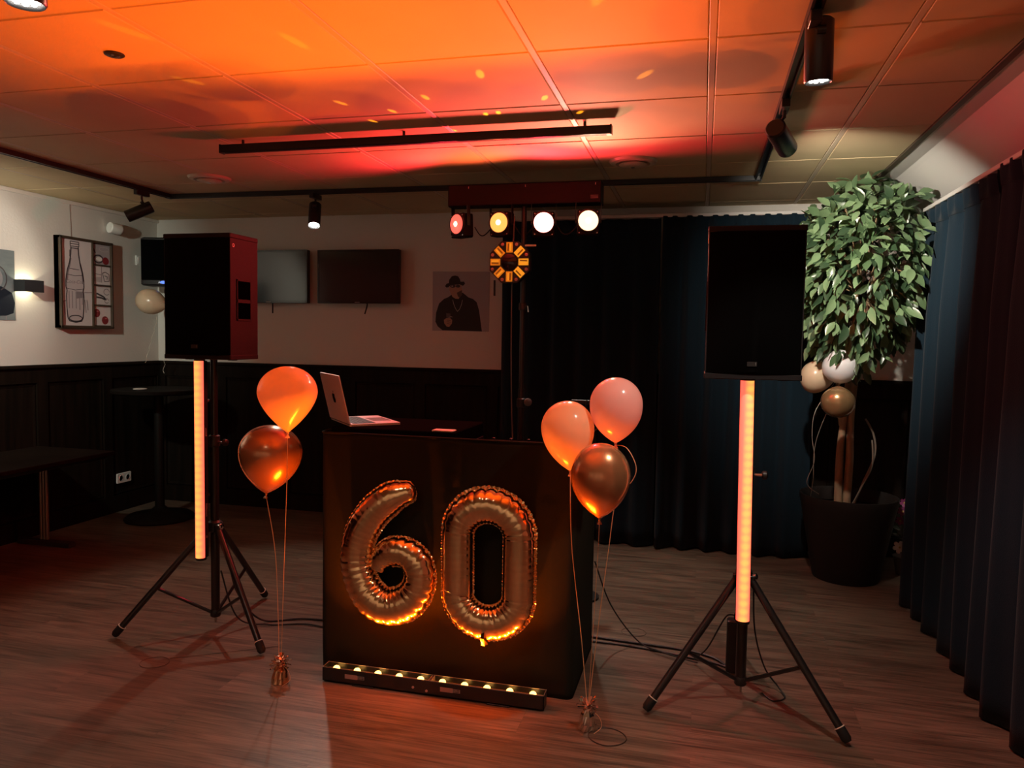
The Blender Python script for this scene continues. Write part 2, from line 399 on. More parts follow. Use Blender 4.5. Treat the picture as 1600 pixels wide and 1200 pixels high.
LENS = mat('lamp_lens', (.9,.9,.9), .3, emit=(1,.97,.9), estr=9)
def spotlight(label, tx, ty, center, direc, lit=True, length=.18, rad=.041):
    direc = Vector(direc).normalized(); c = Vector(center); head = c - direc*length/2; tip = c + direc*length/2
    t = thing('track_spotlight', label, 'spotlight', (tx,ty,ZC-.03), 'track spotlights')
    MB().rbox((tx-.016,ty-.06,ZC-.062),(tx+.016,ty+.06,ZC-.03), .004, 2, 2).build('track_adapter', BLKT, t)
    j = c - direc*length*.12 ; side = Vector((0,0,1)) - direc*direc.z
    side = side.normalized() if side.length > .25 else Vector((0,-1,0))
    att = c + side*(rad+.004) - direc*length*.25
    MB().tube([Vector((tx,ty,ZC-.06)), Vector((tx,ty,max(att.z+.012, ZC-.09))), att], .007, 10).build('stem', BLKT, t, smooth=True)
    MB().lathe([(.012,-.012),(.012,.012)], att, side.cross(direc), 14).build('swivel_joint', BLKT, t, smooth=True)
    MB().lathe([(rad-.006,0),(rad,.006),(rad,length-.004),(rad-.003,length),(rad-.005,length-.004),(rad-.006,length-.02)], head, direc, 32, True, False).build('housing', BLKM, t, smooth=True)
    ln = MB(); pr = [(rad-.006,length-.021),(rad-.009,length-.013),(rad*.55,length-.009),(rad*.2,length-.007)]
    ln.lathe(pr, head, direc, 32, True, True)
    l = ln.build('lens', LENS if lit else MATS['black_plastic'], t, smooth=True)
    if lit:
        rg = MB()
        for k in range(8):
            a = 2*PI*k/8; q = Vector((0,0,1)).rotation_difference(direc)
            cc = head + direc*(length-.009) + q @ Vector((math.cos(a),math.sin(a),0))*rad*.55
            rg.lathe([(.007,0),(.005,.004),(.002,.005)], cc, direc, 10)
        rg.build('reflector_facets', LENS, l)
    return tip + direc*.004, direc
def lamp(tipdir, energy, deg, color=NEUT, blend=.5):
    tip, d = tipdir
    spot('spotlight_beam', tip, tip+d, energy, color, deg, blend, .025)
lamp(spotlight('black track spotlight near the far left corner, tilted towards the left wall', -3.72, 4.43, (-3.80,4.50,2.325), (-.72,-.50,-.45)), 9, 95)
lamp(spotlight('black track spotlight with bright lens hanging left of the middle, above the right television', -2.585, 4.73, (-2.575,4.70,2.305), (.18,-.42,-.80)), 46, 80)
lamp(spotlight('black track spotlight on the right track aimed at the potted tree', .285, 3.24, (.282,3.30,2.325), (.33,.80,-.24)), 150, 78, blend=.85)
lamp(spotlight('large black track spotlight nearest the camera on the right, pointing straight down with lit lens', .285, 2.42, (.306,2.45,2.362), (.02,.06,-1)), 42, 100)
lamp(spotlight('spotlight cut off by the top left corner, only its white lens showing', -1.42, 1.30, (-1.425,1.355,2.282), (0,.02,-1)), 20, 110)

def vent(label, x, y):
    t = thing('ceiling_vent', label, 'vent', (x,y,ZC), 'round ceiling vents')
    CR = mat('vent_cream', (.62,.50,.36), .4)
    MB().lathe([(.075,-.004),(.095,-.016),(.122,-.012),(.132,-.001),(.132,.001),(.075,.001)], (x,y,ZC), n=40, cap0=False, cap1=False).build('rim', CR, t, smooth=True)
    MB().lathe([(.0,-.030),(.05,-.029),(.078,-.020),(.07,-.012),(.0,-.011)], (x,y,ZC), n=36, cap0=False, cap1=False).build('centre_disc', CR, t, smooth=True)
    MB().lathe([(.012,-.035),(.012,-.029)], (x,y,ZC), n=12).build('screw', CHR, t)
vent('round cream ceiling vent above the televisions on the left', -3.07, 4.26)
vent('round cream ceiling vent in the red light right of the spotlight bar', -.405, 4.27)
t = thing('ceiling_sensor', 'small round black sensor set in the orange-lit ceiling at the upper left', 'sensor', (-2.055,2.32,ZC))
MB().lathe([(.034,-.001),(.034,-.004),(.028,-.007),(.0,-.007)], (-2.055,2.32,ZC), n=24, cap1=False).build('bezel', BLK, t, smooth=True)
for dx, dy in ((-.012,-.006),(.004,-.012),(.013,.006),(-.004,.012)):
    MB().lathe([(.005,-.006),(.005,-.009),(.003,-.010)], (-2.055+dx,2.32+dy,ZC), n=10).build('sensor_eye', CHR, t)

# ================================================================== WALL ITEMS, LEFT WALL
def frm(o, ux, uy): 
    ux = Vector(ux).normalized(); uy = Vector(uy).normalized(); return (Vector(o), ux, uy, ux.cross(uy))
def poly_part(name, pts, frame, z0, h, m, parent):
    o, ux, uy, un = frame; return MB().prism(pts, (o+un*z0, ux, uy, un), h).build(name, m, parent)
def ell(cx, cy, rx, ry, n=20, a0=0, a1=2*PI):
    return [(cx+rx*math.cos(a0+(a1-a0)*k/n), cy+ry*math.sin(a0+(a1-a0)*k/n)) for k in range(n)]
def stroke(pts, wd):
    P = [Vector((*p,0)) for p in pts]; L, R = [], []
    for i, p in enumerate(P):
        d = (P[min(i+1,len(P)-1)]-P[max(i-1,0)]).normalized(); n = Vector((-d.y,d.x,0))*wd/2
        L.append((p+n)[:2]); R.append((p-n)[:2])
    return L + R[::-1]
def strokes(name, lines, wd, frame, z0, m, parent, closed=False):
    mb = MB(); o, ux, uy, un = frame
    for ln in lines:
        pts = ln
        Q = [Vector((*p,0)) for p in pts]
        for i in range(len(Q)-1):
            d = Q[i+1]-Q[i]
            if d.length < 1e-6: continue
            n = Vector((-d.y,d.x,0)).normalized()*wd/2
            quad = [(Q[i]+n)[:2],(Q[i]-n)[:2],(Q[i+1]-n)[:2],(Q[i+1]+n)[:2]]
            mb.prism(quad, (o+un*z0, ux, uy, un), .0003)
    return mb.build(name, m, parent)
INK = mat('ink_dark', (.05,.04,.045), .6); INKM = mat('ink_mid', (.26,.22,.23), .6); INKL = mat('ink_light', (.46,.41,.41), .6)
RED = mat('print_red', (.22,.02,.025), .5)
# framed bottle drawing, x = frame front plane, u runs along +y (seen from inside the room, left to right)
Fx = XL+.055
fp = thing('framed_picture', 'framed charcoal drawing of a glass cola bottle with four small panels at its right', 'picture', (XL,4.93,1.515))
fr_ = frm((Fx,4.672,1.517), (0,1,0), (0,0,1))   # normal = y × z = +x
W_, H_ = .522, .688; b_ = .020
FRM = mat('frame_dark_wood', (.055,.036,.022), .4)
MB().box((XL,4.672,1.517),(Fx-.012,4.672+W_,1.517+H_)).build('canvas_body', FRM, fp)
for (a,b) in (((XL,4.672,1.517),(Fx+.006,4.672+b_,1.517+H_)),((XL,4.672+W_-b_,1.517),(Fx+.006,4.672+W_,1.517+H_)),
              ((XL,4.672,1.517),(Fx+.006,4.672+W_,1.517+b_)),((XL,4.672,1.517+H_-b_),(Fx+.006,4.672+W_,1.517+H_))):
    MB().rbox(a, b, .003, 2 if b[2]-a[2] > .3 else 1, 1).build('frame_bar', FRM, fp)
xm = .317
MB().box((Fx-.012,4.672+xm-.006,1.53),(Fx+.002,4.672+xm+.006,1.517+H_-b_)).build('frame_bar', FRM, fp)
ys_ = [b_, .184, .342, .500, H_-b_]
for q in ys_[1:-1]: MB().box((Fx-.012,4.672+xm,1.517+q-.006),(Fx+.002,4.672+W_-b_,1.517+q+.006)).build('frame_bar', FRM, fp)
PAPER = mat('drawing_paper', (.66,.60,.59), .6)
fz = -.012
pa = poly_part('bottle_print', [(b_,b_),(xm-.006,b_),(xm-.006,H_-b_),(b_,H_-b_)], fr_, fz, .001, PAPER, fp)
Z1 = fz+.0014
bot = [(.115,.615),(.112,.56),(.10,.50),(.075,.43),(.062,.36),(.062,.31),(.072,.285),(.066,.25),(.068,.15),(.075,.08),(.09,.055),(.15,.045),(.205,.055),(.22,.08),(.228,.15),(.23,.25),(.223,.285),(.232,.31),(.232,.36),(.22,.43),(.197,.50),(.186,.56),(.183,.615)]
poly_part('bottle_glass', bot, fr_, Z1, .0002, mat('glass_tone', (.55,.49,.49), .6), pa)
Z2 = Z1+.0005
strokes('bottle_outline', [bot[:11], bot[11:], bot[9:14]], .0095, fr_, Z2, INK, pa)
strokes('bottle_shading', [[(.200,.49),(.219,.42),(.224,.34)],[(.110,.53),(.100,.48),(.080,.42),(.073,.36)],[(.105,.59),(.105,.54)]], .016, fr_, Z2, INKM, pa)
strokes('bottle_shading', [[(.218,.27),(.214,.18)],[(.19,.28),(.19,.14)],[(.155,.28),(.155,.15)],[(.12,.28),(.12,.15)],[(.09,.28),(.09,.15)],[(.24,.22),(.25,.12)],[(.04,.20),(.05,.10)],[(.26,.22),(.27,.14)]], .007, fr_, Z2, INKM, pa)
strokes('bottle_band', [[(.07,.405),(.15,.398),(.226,.408)],[(.066,.300),(.15,.29),(.23,.302)],[(.10,.45),(.19,.445)]], .004, fr_, Z2, INK, pa)
strokes('bottle_base', [[p for p in ell(.15,.075,.062,.022,18)]+[ell(.15,.075,.062,.022,18)[0]]], .008, fr_, Z2, INK, pa)
strokes('bottle_neck', [[(.108,.655),(.108,.62),(.19,.62),(.19,.655),(.108,.655)],[(.112,.638),(.188,.638)],[(.112,.605),(.186,.605)]], .006, fr_, Z2, INK, pa)
poly_part('glass_shadow', [(.16,.28),(.223,.28),(.226,.235),(.16,.225)], fr_, Z2, .0002, INKM, pa)
strokes('table_line', [[(b_,.2),(.06,.205)],[(.235,.275),(.31,.28)]], .006, fr_, Z2, INKM, pa)
o2 = (fr_[0]+fr_[1]*.148+fr_[2]*.352, fr_[1], fr_[2], fr_[3])
text_mesh('Coca-Cola', .040, o2, INKM, 'bottle_lettering', pa, Z2+.0004, .3)
for k in range(4):
    y0, y1 = ys_[k]+.006, ys_[k+1]-.006; x0, x1 = xm+.006, W_-b_
    pp = poly_part('small_print', [(x0,y0),(x1,y0),(x1,y1),(x0,y1)], fr_, fz, .001, PAPER if k != 3 else mat('drawing_paper_grey', (.36,.32,.33), .6), fp)
    cx, cy = (x0+x1)/2, (y0+y1)/2
    if k == 0:
        for (ax, ay) in ((cx-.055,cy+.02),(cx+.03,cy-.035)):
            c_ = poly_part('cherry', ell(ax,ay,.034,.033), fr_, Z1, .0003, RED, pp); poly_part('cherry_glint', ell(ax+.008,ay+.014,.012,.005,10), fr_, Z2, .0003, mat('print_pink', (.5,.16,.17), .5), pp)
    if k == 1:
        strokes('tongs', [[(x0+.035,cy+.015),(cx+.02,cy-.01),(cx+.045,cy-.035)],[(x0+.035,cy-.015),(cx,cy-.02),(cx+.03,cy-.03)]], .013, fr_, Z1, INK, pp)
        strokes('ring_sketch', [ell(cx+.05,cy-.04,.022,.018,12), ell(cx+.05,cy+.03,.03,.024,12)], .006, fr_, Z1, INKM, pp)
    if k == 2:
        strokes('glass_sketch', [[(x0+.02,y1-.003),(x0+.02,cy-.05)],[(cx+.0,y1-.003),(cx+.0,cy-.055)],[(x0+.02,cy+.01),(cx,cy+.005)]], .006, fr_, Z1, INKM, pp)
        strokes('ice_cube', [[(cx+.01,cy+.02),(cx+.03,cy-.045),(x1-.01,cy-.04),(x1-.012,cy+.015),(cx+.04,cy+.03),(cx+.01,cy+.02)],[(cx+.03,cy),(cx+.06,cy-.005),(cx+.055,cy-.03)]], .006, fr_, Z1, INK, pp)
        poly_part('shade', [(x0+.002,cy-.05),(cx,cy-.055),(cx,cy-.01),(x0+.01,cy-.02)], fr_, Z1, .0002, INKL, pp)
    if k == 3:
        strokes('opener', [ell(cx-.03,cy-.035,.045,.03,16)+[ell(cx-.03,cy-.035,.045,.03,16)[0]], [(x0+.005,cy+.05),(x0+.03,cy+.01)]], .011, fr_, Z1, INK, pp)
        poly_part('opener_glint', ell(cx-.02,cy-.035,.035,.016,12), fr_, Z1, .0002, WHITEP, pp)
        poly_part('cherry', ell(cx+.045,cy-.045,.033,.030), fr_, Z2, .0003, RED, pp)
        strokes('plate_rim', [ell(cx+.03,cy+.045,.05,.018,14)], .005, fr_, Z1, INKL, pp)
WIRE = mat('picture_wire', (.3,.27,.24), .5)
MB().tube([(XL+.006,4.83,2.19),(XL+.006,4.82,ZC-.03)], .0016, 6).build('hanging_wire', WIRE, fp)

# photo print cut by the left edge of the picture
pr = thing('poster', 'grey poster of a dark-dressed figure cut off by the left edge of the picture', 'poster', (XL,4.08,1.565))
f2 = frm((XL+.001,3.82,1.563), (0,1,0), (0,0,1)); w2, h2 = .515, .485
p2 = poly_part('sheet', [(0,0),(w2,0),(w2,h2),(0,h2)], f2, 0, .003, mat('poster_sky', (.13,.155,.165), .8, 0, .1, vary=(5,(.27,.31,.31),(1,.4,1))), pr)
poly_part('jacket', [(.14,.02),(.16,.17),(.27,.24),(.40,.235),(.49,.19),(.512,.12),(.50,.05),(.44,.03)], f2, .0031, .0002, mat('poster_navy', (.018,.022,.032), .95, 0, .05), p2)
poly_part('shirt', [(.335,.24),(.375,.235),(.385,.10),(.33,.13)], f2, .0035, .0002, WHITEP, p2)
poly_part('head', ell(.365,.285,.055,.07), f2, .0035, .0002, mat('poster_grey', (.25,.25,.26), .6), p2)
strokes('headset', [ell(.375,.285,.075,.085,14,-1.2,2.2)], .008, f2, .0039, INK, p2)
strokes('railing', [[(.44,.03),(.44,0)]], .004, f2, .0035, INKM, p2)

# up-and-down wall sconce: an open box so that the lamp inside throws two wedges on the wall
sc_ = thing('wall_sconce', 'black box sconce lighting the left wall up and down in wedges', 'wall lamp', (XL,4.405,1.76))
SCM = mat('sconce_black', (.018,.018,.020), .5)
y0, y1, z0, z1, d0, d1 = 4.325, 4.485, 1.765, 1.850, XL+.012, XL+.10
MB().box((XL,y0+.03,z0+.02),(d0,y1-.03,z1-.02)).build('back_plate', SCM, sc_)
MB().box((d1-.004,y0,z0),(d1,y1,z1)).build('front_plate', SCM, sc_)
for (a,b) in ((y0,y0+.004),(y1-.004,y1)): MB().box((XL+.001,a,z0),(d1-.004,b,z1)).build('side_plate', SCM, sc_)
MB().box((d0,4.365,z0+.035),(d0+.012,4.445,z1-.035)).build('lamp_module', mat('lamp_module', (.9,.9,.8), .4, emit=(1,.92,.62), estr=6), sc_)
point('sconce_lamp', (XL+.05,4.405,(z0+z1)/2), 1.5, (1,.88,.58), .004)

# white camera / detector on the left wall, switch, socket
t = thing('wall_detector', 'white cylindrical motion detector on the left wall above the switch', 'detector', (XL,5.25,2.3))
MB().lathe([(.030,0),(.030,.012),(.016,.03)], (XL,5.25,2.335), (1,0,0), 20).build('wall_mount', WPL, t, smooth=True)
MB().lathe([(.040,-.055),(.045,-.05),(.045,.03),(.038,.045),(.030,.05)], (XL+.06,5.225,2.325), (.25,.9,-.1), 28).build('body', WPL, t, smooth=True)
MB().lathe([(.022,.0),(.020,.012),(.010,.016)], (XL+.073,5.27,2.319), (.25,.9,-.1), 20).build('eye', mat('milky', (.6,.6,.57), .2), t, smooth=True)
t = thing('light_switch', 'small white light switch on the left wall beside the corner loudspeaker', 'switch', (XL,5.545,2.06))
MB().rbox((XL,5.51,2.062),(XL+.011,5.585,2.145), .003, 0, 2).build('plate', WPL, t)
MB().rbox((XL+.011,5.523,2.075),(XL+.016,5.572,2.132), .003, 0, 2).build('rocker', WPL, t)
t = thing('wall_socket', 'white double wall socket low on the dark left wainscot', 'socket', (XL+.03,5.31,.235))
MB().rbox((XL+.02,5.232,.237),(XL+.034,5.388,.318), .004, 0, 2).build('plate', WPL, t)
for yy in (5.272,5.348):
    MB().lathe([(.024,.0),(.021,.003),(.019,-.004)], (XL+.034,yy,.2775), (1,0,0), 20).build('outlet', mat('socket_grey', (.5,.5,.5), .5), t)
    for dz in (-.008,.008): MB().lathe([(.0028,-.001),(.0028,.0005)], (XL+.0335,yy+dz,.2775), (1,0,0), 8).build('pin_hole', RUB, t)

# ================================================================== BACK WALL ITEMS
def tv(label, x0, x1, z0, z1, cable_x, lean):
    t = thing('television', label, 'television', ((x0+x1)/2,YB-.09,z0), 'wall televisions'); yf = YB-.095
    MB().rbox((x0,yf+.006,z0),(x1,yf+.05,z1), .008, 1, 3).build('casing', BLK, t)
    MB().box(((x0+x1)/2-.12,yf+.05,(z0+z1)/2-.1),((x0+x1)/2+.12,YB,(z0+z1)/2+.1)).build('wall_bracket', BLKM, t)
    b = .014
    for a, c in (((x0,z0),(x0+b,z1)),((x1-b,z0),(x1,z1)),((x0+b,z0),(x1-b,z0+b*1.25)),((x0+b,z1-b),(x1-b,z1))):
        MB().rbox((a[0],yf-.001,a[1]),(c[0],yf+.008,c[1]), .002, 1, 1).build('bezel', mat('bezel_gloss', (.008,.008,.009), .15), t)
    MB().box((x0+b,yf+.003,z0+b),(x1-b,yf+.007,z1-b)).build('screen', mat('screen_glass', (.012,.012,.013), .12, 0, .6), t)
    MB().box(((x0+x1)/2-.022,yf-.002,z0+.005),((x0+x1)/2+.022,yf-.0008,z0+.011)).build('maker_mark', mat('grey_print', (.4,.4,.4), .5), t)
    MB().tube(bez([(cable_x,yf+.03,z0+.01),(cable_x,yf+.03,z0-.02),(cable_x-lean,yf+.03,z0-.085)],6), .006, 8).build('cable_end', RUB, t)
tv('flat black television at right on the back wall, fully visible', -3.09, -2.375, 1.757, 2.19, -2.66, .02)
tv('flat black television partly hidden behind the left loudspeaker', -3.90, -3.183, 1.757, 2.195, -3.52, -.0)
po = thing('poster', 'square portrait poster of a man in hat and sunglasses holding a glass', 'poster', (-1.88,YB,1.545))
f3 = frm((-2.118,YB-.001,1.545), (1,0,0), (0,0,1)); S = .472/1000  # normal = x × z = -y
def pp_(pts): return [((x-70)*S*1.075, (1085-y)*S) for x, y in pts]
p3 = poly_part('sheet', [(0,0),(.472,-.002),(.475,.470),(0,.474)], f3, 0, .003, mat('poster_mauve', (.38,.35,.38), .6), po)
DK = mat('poster_black', (.022,.017,.016), .7); SK = mat('poster_skin', (.42,.25,.18), .6)
poly_part('coat', pp_([(240,1075),(160,1010),(120,930),(130,780),(180,620),(260,545),(330,515),(390,470),(570,440),(660,515),(740,545),(800,600),(840,740),(890,1085)]), f3, .0031, .0002, DK, p3)
poly_part('face', pp_([(345,390),(350,320),(540,300),(560,400),(540,480),(500,545),(450,540),(400,510)]), f3, .0035, .0002, SK, p3)
poly_part('beard', pp_([(470,440),(555,395),(560,470),(520,530),(490,500)]), f3, .0039, .0002, mat('poster_shadow', (.09,.055,.045), .6), p3)
poly_part('hat_brim', pp_([(275,330),(300,290),(345,275),(530,255),(590,255),(605,290),(570,325),(520,300),(370,310),(330,350),(300,355)]), f3, .0043, .0002, DK, p3)
poly_part('hat_crown', pp_([(335,290),(345,220),(385,165),(440,150),(490,165),(520,215),(535,270)]), f3, .0043, .0002, DK, p3)
for e in ((405,330,45,28),(490,330,38,26)): poly_part('sunglasses', pp_(ell(*e[:2],e[2],e[3],14)), f3, .0047, .0002, INK, p3)
poly_part('lens_glint', pp_(ell(395,330,14,10,8)), f3, .0051, .0002, INKL, p3)
strokes('necklace', [pp_([(405,560),(425,640),(455,710),(487,755),(520,715),(550,640),(565,560)])], .0035, f3, .0035, mat('poster_silver', (.45,.42,.4), .4), p3)
poly_part('hand', pp_([(262,900),(300,870),(370,870),(400,900),(395,960),(350,1018),(310,1010),(270,960)]), f3, .0039, .0002, SK, p3)
strokes('finger_line', [pp_([(310,900),(380,905)]),pp_([(310,930),(385,935)]),pp_([(315,960),(375,968)])], .003, f3, .0043, mat('poster_shadow', (.09,.055,.045), .6), p3)
poly_part('drink_glass', pp_([(300,785),(370,790),(375,870),(305,870)]), f3, .0037, .0002, mat('poster_glass', (.10,.085,.09), .5), p3)
strokes('glass_rim', [pp_([(340,860),(375,842),(405,850)])], .004, f3, .0045, MATS['poster_silver'], p3)

# ================================================================== LOUDSPEAKERS ON STANDS
def loudspeaker(label, cx, yf, zb, W=.36, H=.595, D=.33, side=1):
    t = thing('loudspeaker', label, 'loudspeaker', (cx,yf+D/2,zb), 'loudspeakers on tripods')
    h = W/2; tp = .075
    def ring(z, s):
        return [(cx-h+s,yf+.012+s,z),(cx+h-s,yf+.012+s,z),(cx+h-s,yf+.235,z),(cx+h-tp-s,yf+D-s,z),(cx-h+tp+s,yf+D-s,z),(cx-h+s,yf+.235,z)]
    MB().rings([ring(zb+.012,.006),ring(zb+.02,0),ring(zb+H-.02,0),ring(zb+H-.012,.006)], True, True).build('cabinet', CAB, t)
    MB().rbox((cx-h-.003,yf+.006,zb),(cx+h+.003,yf+.238,zb+.022), .006, 2, 3).build('bottom_cap', CAB, t)
    MB().rbox((cx-h-.003,yf+.006,zb+H-.022),(cx+h+.003,yf+.238,zb+H), .006, 2, 3).build('top_cap', CAB, t)
    # curved grille
    rings = []
    n = 14
    for z in (zb+.020, zb+.030, zb+H-.030, zb+H-.020):
        e = .008 if z in (zb+.020, zb+H-.020) else 0
        rings.append([(cx-h+.004+(W-.008)*k/n, yf+.012-(.016-e)*math.sin(PI*k/n)**.5 if 0 < k < n else yf+.012, z) for k in range(n+1)])
    g = MB().rings(rings, False, False, False).build('grille', GRILL, t, smooth=True)
    MB().box((cx-.022,yf-.0075,zb+.052),(cx+.014,yf-.004,zb+.070)).build('badge', BLK, t)
    MB().box((cx+.0085,yf-.0085,zb+.056),(cx+.011,yf-.0070,zb+.067)).build('badge_mark', mat('badge_mark', (.12,.11,.10), .5), t)
    for s in (-1, 1):
        x = cx+s*h
        # side handle: rim and grip over a plate painted black as the cut-outs' shade
        f = frm((x+s*.0005,0,0), (0,-s*-1,0) if s > 0 else (0,-1,0), (0,0,1))
        yy0, yy1, za, zb_ = yf+.060, yf+.175, zb+H*.315, zb+H*.645
        for a, b in (((yy0,za),(yy0+.006,zb_)),((yy1-.006,za),(yy1,zb_)),((yy0,za),(yy1,za+.008)),((yy0,zb_-.008),(yy1,zb_)),((yy0,(za*1.3+zb_)/2.3),(yy1,(za*1.3+zb_)/2.3+.016))):
            MB().box((min(x,x+s*.004),a[0],a[1]),(max(x,x+s*.004),b[0],b[1])).build('handle_rim', CAB, t)
        MB().box((min(x,x+s*.0012),yy0+.004,za+.004),(max(x,x+s*.0012),yy1-.004,zb_-.004)).build('recess_shade_plate', mat('recess_shade_black', (.0008,.0008,.0008), 1, 0, 0), t)
        r_ = MB().torus((x+s*.001,yf+.035,zb+H-.055), .007, .0018, (1,0,0), 18, 6).build('round_badge', mat('badge_pale', (.6,.5,.5), .4), t)
    for s in (-1, 1):
        MB().rbox((cx+s*.12-.018,yf+.10,zb-.006),(cx+s*.12+.018,yf+.13,zb+.014), .004, 2, 2).build('rubber_foot', RUB, t)
    MB().lathe([(.026,-.004),(.026,.012)], (cx,yf+.16,zb), n=20).build('pole_socket', BLK, t)
    return t
loudspeaker('black loudspeaker on the left tripod, its right side glowing red', -2.337, 3.13, 1.372)
loudspeaker('black loudspeaker on the right tripod, in front of the potted tree', .19, 3.08, 1.352, side=-1)

def tripod(label, cx, cy, top, feet, hub=.52, low=.07):
    t = thing('speaker_stand', label, 'speaker stand', (cx,cy,0), 'tripod loudspeaker stands')
    MB().tube([(cx,cy,low),(cx,cy,.98)], .0215, 16).build('lower_tube', BLKM, t, smooth=True)
    MB().tube([(cx,cy,.95),(cx,cy,top)], .0172, 16).build('upper_tube', BLKM, t, smooth=True)
    MB().lathe([(.0225,0),(.027,.005),(.027,.055),(.0225,.06)], (cx,cy,.93), n=20).build('height_clamp', BLK, t, smooth=True)
    MB().tube([(cx+.02,cy,.955),(cx+.06,cy-.005,.955)], .006, 8).build('clamp_bolt', CHR, t)
    MB().lathe([(.012,0),(.018,.004),(.018,.018),(.010,.024)], (cx+.055,cy-.005,.955), (1,0,0), 14).build('clamp_knob', BLK, t, smooth=True)
    hb = MB().lathe([(.024,0),(.034,.008),(.034,.05),(.024,.06)], (cx,cy,hub-.02), n=20).build('leg_collar', BLK, t, smooth=True)
    MB().lathe([(.0225,0),(.026,.006),(.026,.03),(.0225,.036)], (cx,cy,low-.004), n=20).build('lower_collar', BLK, t, smooth=True)
    MB().tube([(cx,cy,low),(cx,cy,low-.035)], .006, 8).build('bottom_pin', STEEL, t)
    MB().lathe([(.010,0),(.016,.004),(.016,.016),(.008,.022)], (cx+.032,cy-.012,hub+.012), (1,-.35,0), 12).build('collar_knob', CHR, t, smooth=True)
    for fx, fy in feet:
        d = Vector((fx-cx,fy-cy,0)); dn = d.normalized(); a = Vector((cx,cy,hub))+dn*.035; f = Vector((fx,fy,.016))
        lg = (f-a).normalized()
        leg = MB().tube([a, f-lg*.03], .0155, 14).build('leg', BLKM, t, smooth=True)
        MB().tube([f-lg*.055, f-lg*.012, f], [.0195,.0195,.013], 14).build('rubber_foot', RUB, leg, smooth=True)
        MB().torus(f-lg*.055, .0185, .0022, lg, 20, 6).build('pale_ring', mat('pale_ring', (.75,.7,.6), .4), leg)
        MB().rbox(a-Vector((.016,.016,.02)), a+Vector((.016,.016,.02)), .006, 2, 2).build('leg_hinge', BLK, leg)
        m_ = a.lerp(f, .56)
        MB().tube([Vector((cx,cy,low+.02))+dn*.022, m_], .0085, 8).build('brace', BLKM, t, smooth=True)
    return t
tripod('black tripod stand under the left loudspeaker', -2.355, 3.29, 1.40, [(-2.745,3.04),(-1.946,3.065),(-2.362,3.754)])
tripod('black tripod stand under the right loudspeaker', .195, 3.24, 1.38, [(-.18,3.008),(.571,2.968),(.215,3.70)])

TUBE = tube_mat('tube_glow', 1.75)
def led_tube(label, x, y, z0, z1, dx=0, r=.024, tail=0):
    t = thing('led_tube', label, 'light tube', (x,y,z0), 'glowing tubes hung on the stands')
    n = 14; rings = []
    arc = [(-PI)+(PI)*k/n for k in range(n+1)]
    rings = [[(x+dx*q+r*math.cos(a), y+r*math.sin(a), z0+(z1-z0)*q) for a in arc] for q in [k/8 for k in range(9)]]
    MB().rings(rings, True, True).build('diffuser', TUBE, t, smooth=True)
    MB().rings([[(x+dx*q-r*1.02,y,z0+(z1-z0)*q),(x+dx*q+r*1.02,y,z0+(z1-z0)*q),(x+dx*q+r*1.02,y+.028,z0+(z1-z0)*q),(x+dx*q-r*1.02,y+.028,z0+(z1-z0)*q)] for q in (0,1)], True, True).build('back_profile', BLK, t)
    MB().lathe([(r*1.06,-.012),(r*1.08,-.002),(r*1.02,0)], (x,y+.003,z0), n=20).build('end_cap', BLK, t)
    MB().lathe([(r*1.02,0),(r*1.08,.002),(r*1.06,.010)], (x+dx,y+.003,z1), n=20).build('end_cap', BLK, t)
    # rail print beside the diffuser
    for zz, hh in ((z0+.62*(z1-z0),.045),(z0+.21*(z1-z0),.07),(z0+.1*(z1-z0),.012)):
        mb = MB(); q0 = (zz-z0)/(z1-z0)
        for k in range(int(hh/.006)):
            za = zz+k*.006; xx = x+dx*q0+r*1.02
            mb.box((xx,y+.008,za),(xx+.0006,y+.008+random.uniform(.008,.012),za+.0036))
        mb.build('rail_print', mat('faint_print', (.28,.22,.2), .6), t)
    for zz in (z0+.3,z1-.2):
        MB().tube([(x+dx*.5,y+.02,zz),(x+dx*.5+.002,y+.075,zz)], .009, 8).build('clip', BLK, t)
    return t
led_tube('glowing orange-pink light tube hanging under the left loudspeaker', -2.372, 3.20, .392, 1.362, .0)
led_tube('glowing orange light tube standing under the right loudspeaker', .190, 3.155, .372, 1.345, -.014, .0265)

# ================================================================== DJ BOOTH
X0, X1, Y0, Y1, ZT = -1.632, -.482, 3.03, 3.60, 1.068
FAB = mat('booth_fabric', (.019,.0185,.012), .8, 0, .06, sheen=.0, bump=(500,.2,(1,1,1)))
bt = thing('dj_booth', 'black fabric-covered booth carrying the laptop and the gold balloon number', 'booth', ((X0+X1)/2,(Y0+Y1)/2,0))
pth = []; rc = .035
def arc(cx, cy, a0, a1, n=6): return [(cx+rc*math.cos(a0+(a1-a0)*k/n), cy+rc*math.sin(a0+(a1-a0)*k/n)) for k in range(n+1)]
pth = [(X0,Y1-.57*k/10*0.94) for k in range(10)] + arc(X0+rc,Y0+rc,PI,1.5*PI) + [(X0+rc+(X1-X0-2*rc)*k/60,Y0) for k in range(1,60)] + arc(X1-rc,Y0+rc,1.5*PI,2*PI) + [(X1,Y0+rc+(Y1-Y0-rc)*k/10) for k in range(1,11)]
outer = []; inner = []
